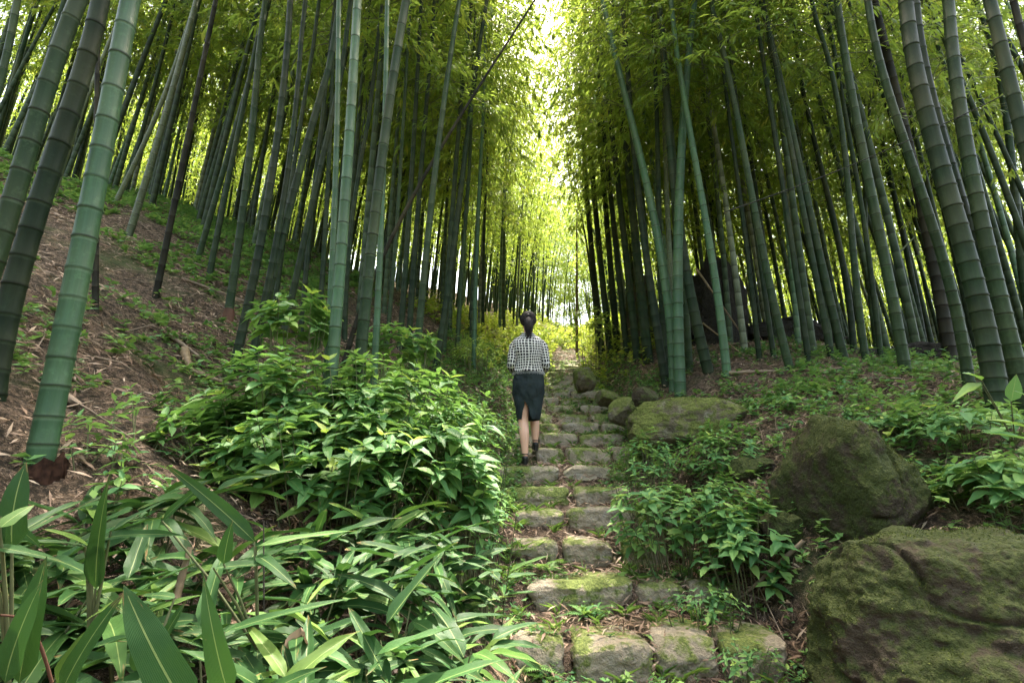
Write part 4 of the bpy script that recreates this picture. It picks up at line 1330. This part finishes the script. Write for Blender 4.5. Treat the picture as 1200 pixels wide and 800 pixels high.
leafy_sprout(170, 800, [rb((160, 790), (168, 712), .95, .95, 20, (0, -1, .3)), rb((185, 760), (213, 705), .95, .95, 15, (-.2, -1, .3)), rb((150, 700), (95, 722), 1.0, .95, 14, (0, -.5, 1)), rb((205, 700), (165, 690), 1.05, 1.05, 13, (0, -.5, 1))],
             'small dwarf bamboo between the largest blade and the upright one', SAS, D=.98, group=BG)

def dwarf_bamboo(px, py, D, n, seed, label, Lr=(.17, .29), spread=.5, wf=.17, lean=(0, 0)):
    rg = random.Random(seed)
    if px > 400:
        Lr, n, wf = (.14, .25), int(n * 1.1), .18
    c = at(px, py, D)
    b = Vector((c.x, c.y, gz(c.x, c.y)))
    hgt = max(.18, c.z - b.z) * 1.08
    root = empty('dwarf_bamboo', b, label, 'dwarf bamboo', BG)
    sm = MB()
    n = int(n * 1.5)
    ns = max(2, n // 7)
    for si in range(ns):
        a = rg.uniform(0, 6.28)
        top = Vector((math.cos(a) * spread * rg.uniform(.15, .6) + lean[0], math.sin(a) * spread * rg.uniform(.15, .6) + lean[1], hgt * rg.uniform(.75, 1.1)))
        v, f_ = tube([(0, 0, 0), (top * .5 + Vector((0, 0, .05)))[:], top[:]], [.004, .0035, .002], 5)
        sm.add(v, f_)
        k = n // ns
        for j in range(k):
            q = 1 - .35 * j / k
            p = top * q + Vector((0, 0, .02))
            aa = rg.uniform(0, 6.28)
            d = Vector((math.cos(aa), math.sin(aa) - .25, rg.uniform(-.15, .65) * (1.1 if j else 1.6)))
            l = rg.uniform(*Lr)
            p = p + d.normalized() * .02
            obj('leaf', rg.choice(SAS), root, mat4=frame(p, d, Vector((rg.uniform(-.3, .3), rg.uniform(-.5, .1), 1)), l * wf * rg.uniform(.85, 1.2), l, l))
    obj('stem', sm.mesh('stem', M['stem']), root)
    return root
DB = [
    (430, 665, 1.75, 30, 'dwarf bamboo in front of the middle of the leafy mound'), (520, 655, 2.0, 30, 'dwarf bamboo beside the overhanging bluish shrub near the steps'),
    (360, 715, 1.45, 26, 'dwarf bamboo with arching blades left of the curled brown leaf'), (450, 740, 1.35, 28, 'dwarf bamboo right of the curled brown leaf at the bottom'),
    (530, 745, 1.65, 24, 'dwarf bamboo arching towards the lowest steps'), (300, 700, 1.6, 22, 'dwarf bamboo behind the long thin bright blade'),
    (560, 690, 2.1, 16, 'dwarf bamboo nearest the left end of the second step'), (500, 790, 1.3, 26, 'dwarf bamboo cut by the bottom edge left of the steps'),
    (400, 800, 1.1, 22, 'dwarf bamboo at the bottom edge below the curled brown leaf'), (360, 640, 1.95, 24, 'dwarf bamboo right of the long shiny diagonal blade'),
    (220, 690, 1.5, 20, 'dwarf bamboo behind the largest glossy blade'),
    (60, 700, 1.3, 18, 'dwarf bamboo behind the corner cluster of dark blades'), (470, 610, 2.2, 24, 'dwarf bamboo among the right side shrubs of the mound'),
    (95, 655, 1.5, 22, 'dwarf bamboo filling the gap behind the upright dark blade'), (195, 640, 1.75, 22, 'dwarf bamboo on the litter left of the long shiny diagonal blade'),
    (150, 725, 1.25, 22, 'dwarf bamboo between the upright dark blade and the largest blade'), (20, 735, 1.0, 18, 'dwarf bamboo at the left edge above the corner cluster'), (260, 760, 1.15, 20, 'dwarf bamboo right behind the wavy upright blade'),
    (140, 770, 1.15, 16, 'dwarf bamboo low between the corner cluster and the largest blade'),
]
for i, (px, py, D, n, lab) in enumerate(DB):
    dwarf_bamboo(px, py, D, n, 400 + i, lab, spread=.42)

# small round leaved seedlings at the slope foot
for i, (px, py, D, n, lab) in enumerate([(95, 600, 1.9, 14, 'small round leaved seedling at the foot of the fresh green thick bamboo'), (165, 575, 2.2, 12, 'small seedling on the litter right of the rotten bark'),
                                         (150, 620, 1.8, 12, 'small seedling behind the upright dark blade'), (200, 560, 2.6, 12, 'seedling at the left border of the shrub mound')]):
    shrub_at(px, py, D, (.12, .12, .05), n, 60 + i, lab, nparts=50, young=.1, leafL=(.04, .075), leafset=HBL, mat='herb', name='seedling', cat='seedling', group='seedlings at the slope foot')

# ------------------------------------------------------------------ ferns
def frond_mesh(seed, n=17):
    rg = random.Random(seed)
    b = MB()
    pts_ = np.array([(0, t, .32 * t - .55 * t * t) for t in np.linspace(0, 1, 8)])
    v, f_ = tube(pts_, np.linspace(.008, .002, 8), 3)
    b.add(v, f_)
    for i in range(n):
        t = .12 + .86 * i / n
        w = .30 * math.sin(math.pi * min(1, t * .75 + .22)) * (1 - t * .55)
        p = np.array([0, t, .32 * t - .55 * t * t])
        for s in (-1, 1):
            dirn = np.array([s * 1.0, .38, -.12 + rg.uniform(-.08, .08)])
            dirn /= np.linalg.norm(dirn)
            fw = np.array([-.38 * s, 1, 0]) * .028
            q = [p, p + dirn * w * .35 + fw, p + dirn * w, p + dirn * w * .35 - fw]
            b.add(np.array(q), np.array([(0, 1, 2, 3)] if s < 0 else [(0, 3, 2, 1)]))
    return b.mesh('frond', M['fern'])
FR = [frond_mesh(i) for i in range(3)]
def fern(px, py, L, n, seed, label, D=None):
    rg = random.Random(seed)
    if D is None:
        b, _ = ground(px, py)
    else:
        b = at(px, py, D)
    root = empty('fern', b + Vector((0, 0, .01)), label, 'fern', 'ferns along the stone path', rot=(0, 0, rg.uniform(0, 6)))
    for i in range(n):
        a = i * 6.283 / n + rg.uniform(-.3, .3)
        d = Vector((math.cos(a), math.sin(a), rg.uniform(.15, .6)))
        l = L * rg.uniform(.7, 1.15)
        obj('frond', rg.choice(FR), root, mat4=frame((0, 0, 0), d, (0, 0, 1), l, l, l))
for a in [(640, 672, .22, 7, 'fern at the left end of the second step'), (655, 664, .18, 6, 'small fern under the third step'), (718, 690, .20, 7, 'fern growing over the middle of the second step'), (690, 724, .20, 6, 'fern in front of the second step left of centre'),
          (735, 640, .14, 6, 'small fern on the right of the third step'), (610, 790, .22, 7, 'fern at the bottom edge left of the lowest step'), (640, 800, .2, 6, 'fern drooping over the lowest left stone'), (1120, 590, .22, 7, 'fern on the bank above the huge boulder'),
          (1165, 640, .26, 7, 'bright fern at the right edge behind the huge boulder'), (1100, 560, .2, 6, 'fern right of the dark brown boulder'), (880, 560, .2, 6, 'fern among plants left of the dark brown boulder'),
          (600, 650, .2, 6, 'fern on the left bank beside the third step'), (850, 480, .2, 6, 'fern at the right end of the long low boulder'), (960, 460, .22, 6, 'fern on the terrace behind the dark brown boulder'),
          (1130, 520, .24, 6, 'fern in front of the thickest bamboo'), (770, 545, .16, 6, 'fern hidden at the right edge of the middle steps'), (800, 745, .12, 5, 'tiny fern between the two right stones of the lowest step')]:
    fern(a[0], a[1], a[2], a[3], int(a[0] * 3 + a[1]), a[4])

# ------------------------------------------------------------------ debris
def pole(p0, p1, r, mat, label, name='fallen_pole', cat='fallen pole', sag=.0, group='fallen culms and branches', culm=True):
    a, b = Vector(p0), Vector(p1)
    n = 16
    pts_ = np.array([((a.lerp(b, t) - a) + Vector((0, 0, -sag * math.sin(math.pi * t))))[:] for t in np.linspace(0, 1, n)])
    pts_ += .25 * r * np.stack([fbm(pts_ * 3 + k * 5 + a.x, 2) for k in range(3)], -1)
    rr = np.linspace(r, r * .55, n) * (1 + (.12 * (np.arange(n) % 3 == 0) if culm else .2 * vnoise(pts_ * 9)))
    V, F = tube(pts_, rr, 8)
    o = obj(name, mesh(name, V, F, M[mat] if mat in M else CM[mat]), None, loc=a)
    return tag(o, label, cat, group)
def G(px, py, up=.03, D=None):
    b, d = ground(px, py)
    return b + Vector((0, 0, up))
pole(G(222, 438), G(285, 462), .018, 'tan', 'pale fallen bamboo pole lying just left of the shrub mound')
pole(G(195, 396), G(240, 428), .016, 'deadwood', 'dark dead branch lying across the middle of the litter slope')
pole(G(212, 330), G(330, 372), .016, 'deadwood', 'long dead branch lying on the upper slope behind the sheathed culm')
pole(G(215, 418, .05), G(221, 436), .035, 'tan', 'short broken pale stake standing in the litter slope')
pole(G(228, 312), G(318, 345), .014, 'deadwood', 'thin dead branch lying high on the left slope')
pole(G(70, 470), G(95, 485), .022, 'deadwood', 'short thick dead branch right of the fresh green thick bamboo')
pole(G(960, 440), G(1000, 432), .016, 'deadwood', 'short dead stick on the right terrace litter')
pole(G(855, 440), G(962, 436), .022, 'deadwood', 'long grey branch lying flat on the terrace below the dark rock')
pole(at(816, 315, 8.6), G(882, 412), .018, 'tan', 'pale slim pole leaning down across the tall dark rock', name='leaning_pole', cat='leaning pole')
pole(at(824, 379, 8.2), G(873, 420), .014, 'tan', 'short pale pole leaning low against the tall dark rock', name='leaning_pole', cat='leaning pole')
pole(at(1050, 300, 7.6), at(1072, 277, 7.6), .016, 'pale', 'short pale broken pole caught between the right hand culms', name='leaning_pole', cat='leaning pole')
pole(G(945, 660, .12), G(868, 715, .05), .014, 'deadwood', 'crooked brown branch lying from the huge boulder toward the steps', name='fallen_branch', cat='branch', culm=False)
pole(at(205, 700, 1.3), at(222, 640, 1.35), .011, 'tan', 'pale dry stick standing among the foreground blades', name='dry_stick', cat='stick')
pole(at(60, 800, .8), at(0, 720, .75), .003, 'sheath', 'thin reddish twig crossing the bottom left corner', name='dry_twig', cat='twig', sag=-.03, culm=False)
pole(at(309, 720, 1.4), at(309, 610, 1.5), .003, 'darkwood', 'thin dark dry stem standing among the foreground blades', name='dead_twig', cat='twig', culm=False)
a_, b_ = at(848, 249, 5.2), at(1180, 110, 4.2)
pole(a_, b_, .006, 'cord', 'black cord strung between the culms on the right', name='cord', cat='cord', sag=.06, culm=False)
# small twigs and broken sheaths in the litter
r_ = random.Random(12)
tb = MB()
for i in range(520):
    x = r_.uniform(-6, 5); y = r_.uniform(1.8, 9)
    if abs(x - float(xpath(y))) < .7 and r_.random() < .8: continue
    a = r_.uniform(0, 6.28); l = r_.uniform(.08, .5)
    x2, y2 = x + l * math.cos(a), y + l * math.sin(a)
    z1, z2 = gz(x, y) + .012, gz(x2, y2) + r_.uniform(.01, .05)
    rr = r_.uniform(.0015, .006)
    m_ = [(x + x2) / 2 + r_.gauss(0, .02), (y + y2) / 2 + r_.gauss(0, .02), (z1 + z2) / 2 + r_.uniform(0, .02)]
    v, f_ = tube([(x, y, z1), m_, (x2, y2, z2)], [rr, rr * .8, rr * .5], 4)
    tb.add(v, f_, r_.random())
tag(obj('fallen_twigs', tb.mesh('fallen_twigs', M['deadwood']), kind='stuff'), 'thin dead twigs scattered through the litter of the slopes', 'twigs')
# rotten bark at the foot of the big left bamboo
q_ = np.linspace(0, 1, 9)
V, F = tube(np.stack([.012 * q_, 0 * q_, -.10 + .13 * q_], -1), .078 - .012 * q_, 40)
V = V + np.stack([.012 * fbm(V * np.array([60, 60, 14]) + k * 9, 4, .65) for k in range(3)], -1)
V[-40:, 2] += .035 * fbm(V[-40:] * 30, 2)
V[:, 2] += .03 * np.sin(np.arctan2(V[:, 1], V[:, 0]) + 1.0) * np.repeat(q_, 40)
o = obj('rotten_bark', mesh('rotten_bark', V, F, M['rootbark']), HINFO[0][0], loc=(0, 0, .02))
# curled brown leaf
me = lmesh('curled_leaf', 'dead', shape='ovate', nseg=8, fold=.9, droop=.5, wav=.08)
o = obj('dry_leaf', me, None, mat4=frame(at(352, 735, 1.2), (.15, -.1, -1), (0, -1, .2), .05, .07, .07))
tag(o, 'curled dry brown leaf hanging among the dwarf bamboo blades', 'dry leaf')
# ------------------------------------------------------------------ the walker
def person():
    X0, Y0, Z0 = .185, 5.62, .055
    root = empty('person', (X0, Y0, Z0), 'woman seen from behind in a checked black and white jacket, climbing the stone steps', 'person')
    skin, t, b = newmat('skin')
    b.inputs['Base Color'].default_value = (.62, .36, .26, 1)
    b.inputs['Roughness'].default_value = .5
    b.inputs['Subsurface Weight'].default_value = .08
    b.inputs['Subsurface Radius'].default_value = (.02, .01, .005)
    b.inputs['Subsurface Scale'].default_value = .2
    # skeleton: (name, parent, position, radius x, radius y)
    J = [('pelvis', None, (0, .03, .86), .125, .10),
         ('waist', 'pelvis', (0, .0, 1.03), .105, .085), ('chest', 'waist', (0, -.01, 1.22), .13, .09), ('upchest', 'chest', (0, .01, 1.35), .11, .07),
         ('neck0', 'upchest', (0, .02, 1.42), .052, .052), ('neck1', 'neck0', (0, .035, 1.48), .047, .048),
         ('skull0', 'neck1', (0, .05, 1.53), .060, .068), ('skull1', 'skull0', (0, .055, 1.60), .066, .084), ('skull2', 'skull1', (0, .05, 1.645), .045, .05),
         ('nose', 'skull0', (0, .145, 1.565), .013, .013),
         ('earl', 'skull1', (-.085, .05, 1.58), .014, .014), ('earr', 'skull1', (.085, .05, 1.58), .014, .014)]
    for s, n in ((-1, 'l'), (1, 'r')):
        J += [('sh' + n, 'upchest', (s * .140, .0, 1.34), .048, .048), ('ua' + n, 'sh' + n, (s * .170, -.02, 1.22), .040, .040), ('el' + n, 'ua' + n, (s * .188, -.045, 1.08), .036, .036),
              ('fa' + n, 'el' + n, (s * .165, .07, 1.03), .030, .032), ('wr' + n, 'fa' + n, (s * .12, .185, 1.02), .022, .022), ('pa' + n, 'wr' + n, (s * .09, .23, 1.03), .024, .018)]
        for k, (dx, dz, l) in enumerate(((0.012, .030, .060), (0, .012, .070), (-.004, -.008, .066), (.004, -.028, .050))):
            J += [('f%d%s' % (k, n), 'pa' + n, (s * (.075 - dx), .262, 1.03 + dz), .009, .009),
                  ('g%d%s' % (k, n), 'f%d%s' % (k, n), (s * (.05 - dx), .285, 1.03 + dz), .0085, .0085), ('h%d%s' % (k, n), 'g%d%s' % (k, n), (s * (.052 - dx - l * .5), .268, 1.025 + dz), .007, .007)]
        J += [('t0' + n, 'wr' + n, (s * .105, .20, 1.062), .011, .011), ('t1' + n, 't0' + n, (s * .085, .235, 1.085), .009, .009)]
    J += [('hipl', 'pelvis', (-.075, .02, .80), .088, .09), ('kneel', 'hipl', (-.060, .03, .455), .058, .06), ('calfl', 'kneel', (-.052, -.01, .31), .054, .058), ('anklel', 'calfl', (-.045, -.02, .085), .030, .032), ('heell', 'anklel', (-.045, -.035, .045), .026, .028), ('toel', 'heell', (-.05, .11, .03), .026, .018),
          ('hipr', 'pelvis', (.075, .04, .80), .088, .09), ('kneer', 'hipr', (.070, .24, .52), .058, .06), ('calfr', 'kneer', (.073, .22, .38), .052, .056), ('ankler', 'calfr', (.076, .215, .24), .030, .032), ('heelr', 'ankler', (.076, .20, .20), .026, .028), ('toer', 'heelr', (.080, .335, .165), .026, .018)]
    idx = {j[0]: i for i, j in enumerate(J)}
    me = bpy.data.meshes.new('body')
    me.from_pydata([j[2] for j in J], [(idx[j[1]], idx[j[0]]) for j in J if j[1]], [])
    me.materials.append(skin)
    body = bpy.data.objects.new('body', me)
    COL.objects.link(body)
    body.parent = root
    md = body.modifiers.new('skin', 'SKIN')
    md.use_smooth_shade = True
    for i, j in enumerate(J):
        sv = me.skin_vertices[0].data[i]
        sv.radius = (j[3], j[4])
        sv.use_root = (i == 0)
    sb = body.modifiers.new('sub', 'SUBSURF')
    sb.levels = sb.render_levels = 2

    def loft(name, rings, mat, seg=40, par=root, open_=None, wrinkle=.013, uv=True):
        """rings: (cx, cy, z, rx, ry); optional tilt"""
        V, UV = [], []
        th = np.linspace(0, 2 * np.pi, seg + 1)
        R_ = np.array(rings, float)
        q = np.linspace(0, len(R_) - 1, (len(R_) - 1) * (5 if seg < 100 else 14) + 1)
        Rr = np.stack([np.interp(q, np.arange(len(R_)), R_[:, k]) for k in range(R_.shape[1])], -1)
        # smooth
        for _ in range(3):
            Rr[1:-1] = (Rr[:-2] + 2 * Rr[1:-1] + Rr[2:]) / 4
        for i, r in enumerate(Rr):
            for j, a in enumerate(th):
                c, s = math.cos(a), math.sin(a)
                V.append((r[0] + r[3] * math.copysign(abs(c) ** .9, c), r[1] + r[4] * math.copysign(abs(s) ** .9, s), r[2]))
                UV.append((a / (2 * math.pi), r[2]))
        V = np.array(V)
        n = V - np.array([0, 0, 0])
        w = wrinkle * fbm(V * np.array([14, 14, 8]) + 3, 3)
        V[:, 0] += w; V[:, 1] += w
        # close the seam exactly
        m = seg + 1
        V[seg::m] = V[0::m]
        F = []
        for i in range(len(Rr) - 1):
            for j in range(seg):
                if open_ and open_(i / (len(Rr) - 1), th[j]): continue
                F.append((i * m + j, i * m + j + 1, (i + 1) * m + j + 1, (i + 1) * m + j))
        o = obj(name, mesh(name, V, np.array(F), mat, True, None, np.array(UV)), par)
        so = o.modifiers.new('thick', 'SOLIDIFY'); so.thickness = .004; so.offset = 1
        return o
    # check cloth
    ck, t, b = newmat('checked_cloth')
    uvn = N(t, 'ShaderNodeUVMap')
    sp = N(t, 'ShaderNodeSeparateXYZ')
    nz = N(t, 'ShaderNodeTexNoise', Scale=7.0, Detail=2.0)
    tco = N(t, 'ShaderNodeTexCoord')
    t.links.new(tco.outputs['Object'], nz.inputs['Vector'])
    vm = N(t, 'ShaderNodeVectorMath', operation='MULTIPLY_ADD')
    t.links.new(nz.outputs[1], vm.inputs[0])
    vm.inputs[1].default_value = (.035, .035, 0)
    t.links.new(uvn.outputs[0], vm.inputs[2])
    t.links.new(vm.outputs[0], sp.inputs[0])
    fu = mathn(t, 'FRACT', mathn(t, 'MULTIPLY', sp.outputs[0], 34.0))
    fv = mathn(t, 'FRACT', mathn(t, 'MULTIPLY', sp.outputs[1], 33.0))
    sq = mathn(t, 'MULTIPLY', mathn(t, 'LESS_THAN', fu, .76), mathn(t, 'LESS_THAN', fv, .76))
    no = N(t, 'ShaderNodeTexNoise', Scale=90.0)
    t.links.new(mixc(t, sq, (.58, .57, .54), (.014, .014, .018)), b.inputs['Base Color'])
    b.inputs['Roughness'].default_value = .85
    skirtm = simple('black_green_cloth', (.014, .022, .024), .85, .25, .5, 9)
    shoem = simple('black_shoe_leather', (.010, .010, .012), .35, .5, .1)
    hairm, t, b = newmat('black_hair')
    tc = N(t, 'ShaderNodeTexCoord'); mp = N(t, 'ShaderNodeMapping'); mp.inputs['Scale'].default_value = (90, 90, 6)
    n1 = N(t, 'ShaderNodeTexNoise', Scale=2.0, Detail=4.0)
    t.links.new(tc.outputs['Object'], mp.inputs[0]); t.links.new(mp.outputs[0], n1.inputs['Vector'])
    t.links.new(ramp(t, n1.outputs[0], [(.3, (.006, .005, .006)), (.7, (.035, .028, .03))]), b.inputs['Base Color'])
    b.inputs['Roughness'].default_value = .62
    b.inputs['Specular IOR Level'].default_value = .2
    bp = N(t, 'ShaderNodeBump', Strength=.6, Distance=.004); t.links.new(n1.outputs[0], bp.inputs['Height']); t.links.new(bp.outputs[0], b.inputs['Normal'])
    jacket = loft('jacket', [(0, .0, .985, .172, .125), (0, 0, 1.03, .160, .118), (0, -.005, 1.10, .153, .112), (0, -.01, 1.2, .165, .118), (0, -.005, 1.29, .180, .118), (0, .0, 1.345, .176, .105), (0, .008, 1.385, .135, .088), (0, .016, 1.412, .088, .072), (0, .022, 1.44, .062, .064)], ck)
    for s in (-1, 1):
        P = np.array([(s * .128, .0, 1.335), (s * .158, -.01, 1.285), (s * .175, -.025, 1.20), (s * .190, -.05, 1.09), (s * .186, -.02, 1.045), (s * .168, .06, 1.03), (s * .145, .14, 1.02), (s * .125, .175, 1.02)])
        q = np.linspace(0, len(P) - 1, 36)
        Pp = np.stack([np.interp(q, np.arange(len(P)), P[:, k]) for k in range(3)], -1)
        for _ in range(4):
            Pp[1:-1] = (Pp[:-2] + 2 * Pp[1:-1] + Pp[2:]) / 4
        rr = np.interp(q, np.arange(len(P)), [.048, .060, .057, .050, .050, .046, .040, .037])
        V, F = tube(Pp, rr, 20)
        V = V + (.004 * fbm(V * 22, 3))[:, None]
        ln = np.concatenate([[0], np.cumsum(np.linalg.norm(np.diff(Pp, axis=0), axis=1))])
        uv = np.stack([np.tile(np.arange(20) / 20 * .30, 36), np.repeat(-ln, 20) + 1.36], -1)
        # duplicate seam free enough: u spans a third of the torso pattern
        o = obj('sleeve', mesh('sleeve', V, F, ck, True, None, uv), root)
        so = o.modifiers.new('thick', 'SOLIDIFY'); so.thickness = .003
    # fringe at the jacket hem
    fr = MB()
    rgp = random.Random(2)
    for k in range(150):
        a = k / 150 * 6.283
        x, y = .176 * math.cos(a), .126 * math.sin(a)
        v, f_ = tube([(x, y, .992), (x * 1.02, y * 1.02, .975), (x * 1.03 + rgp.uniform(-.004, .004), y * 1.03, .955 + rgp.uniform(-.006, .006))], [.0022, .002, .001], 3)
        fr.add(v, f_)
    frm = simple('grey_fringe', (.35, .36, .36), .9)
    obj('fringe', fr.mesh('fringe', frm), root, kind='stuff')
    skirt = loft('skirt', [(0, .0, 1.03, .150, .108), (0, .01, .95, .168, .130), (0, .02, .86, .178, .142), (.0, .03, .76, .176, .142), (0, .045, .66, .155, .135), (.0, .06, .56, .137, .130), (0, .07, .47, .124, .125)], skirtm,
                 seg=140, open_=lambda v, a: v > .66 and abs(a - (1.5 * math.pi - .25)) < .42 * (v - .66) / .34, wrinkle=.011)
    # shoes
    for (hx, hy, hz) in ((-.046, -.03, .0), (.077, .20, .155)):
        V, F = block(14, 3.0, 5, .02)
        V = V * np.array([.038, .115, .034]) + np.array([hx, hy + .065, hz + .036])
        k = (V[:, 1] - (hy + .065)) / .115
        V[:, 0] = hx + (V[:, 0] - hx) * (1 - .25 * np.maximum(0, k) ** 2 - .15 * np.maximum(0, -k))
        V[:, 2] += np.where(k < -.2, .018, 0) * 1.0 - .008 * np.maximum(0, k)
        sh = obj('shoe', mesh('shoe', V, F, shoem), root)
        V, F = tube([(hx, hy - .02, hz - .005), (hx, hy - .022, hz + .012), (hx, hy - .02, hz + .04)], [.024, .023, .03], 12)
        obj('heel', mesh('heel', V, F, shoem), sh)
        V, F = tube([(hx, hy - .005, hz + .095), (hx, hy - .005, hz + .105)], [.037, .037], 14)
        obj('strap', mesh('strap', V, F, shoem), sh)
    # hair
    V, F = block(24, 2.1, 9, .02)
    V = V * np.array([.096, .104, .096]) + np.array([0, .042, 1.620])
    V[:, 2] = np.where((V[:, 1] > .10) & (V[:, 2] < 1.64), 1.64 + (V[:, 2] - 1.64) * .15, V[:, 2])
    hair = obj('hair', mesh('hair', V, F, hairm), root)
    V, F = tube([(0, -.025, 1.60), (.002, -.065, 1.575), (.004, -.085, 1.535), (.004, -.088, 1.49), (.002, -.084, 1.44), (0, -.086, 1.40), (0, -.09, 1.375)], [.03, .046, .056, .050, .036, .022, .004], 16)
    V = V + (.012 * fbm(V * np.array([45, 45, 12]), 3))[:, None]
    obj('ponytail', mesh('ponytail', V, F, hairm), hair)
    V, F = tube([(0, -.045, 1.625), (0, -.058, 1.612)], [.036, .040], 14)
    obj('hair_tie', mesh('hair_tie', V, F, shoem), hair)
    hs = MB()
    for k in range(70):
        a = rgp.uniform(-1.3, 1.3)
        x, z = .09 * math.sin(a), 1.62 + rgp.uniform(-.03, .09)
        y = -.05 + rgp.uniform(-.012, .02)
        v, f_ = tube([(x * .9, y + .01, z), (x * rgp.uniform(.6, 1.1), y - .03, z - .03), (rgp.uniform(-.05, .05), -.085 - rgp.uniform(0, .03), 1.52 + rgp.uniform(-.08, .04)), (rgp.uniform(-.035, .035), -.09 + rgp.uniform(-.02, .01), 1.36 + rgp.uniform(-.06, .04))], [.0016, .0016, .0014, .0006], 3)
        hs.add(v, f_)
    obj('loose_strands', hs.mesh('loose_strands', hairm), hair, kind='stuff')
    # face
    eye = simple('dark_eye', (.03, .02, .015), .2, .5, .1)
    lip = simple('lip', (.45, .14, .12), .5)
    for s in (-1, 1):
        V, F = block(6, 2, 1, 0)
        obj('eye', mesh('eye', V * np.array([.013, .008, .007]) + np.array([s * .03, .128, 1.595]), F, eye), root)
    V, F = block(6, 2, 1, 0)
    obj('mouth', mesh('mouth', V * np.array([.022, .008, .007]) + np.array([0, .118, 1.525]), F, lip), root)
    return root
person()
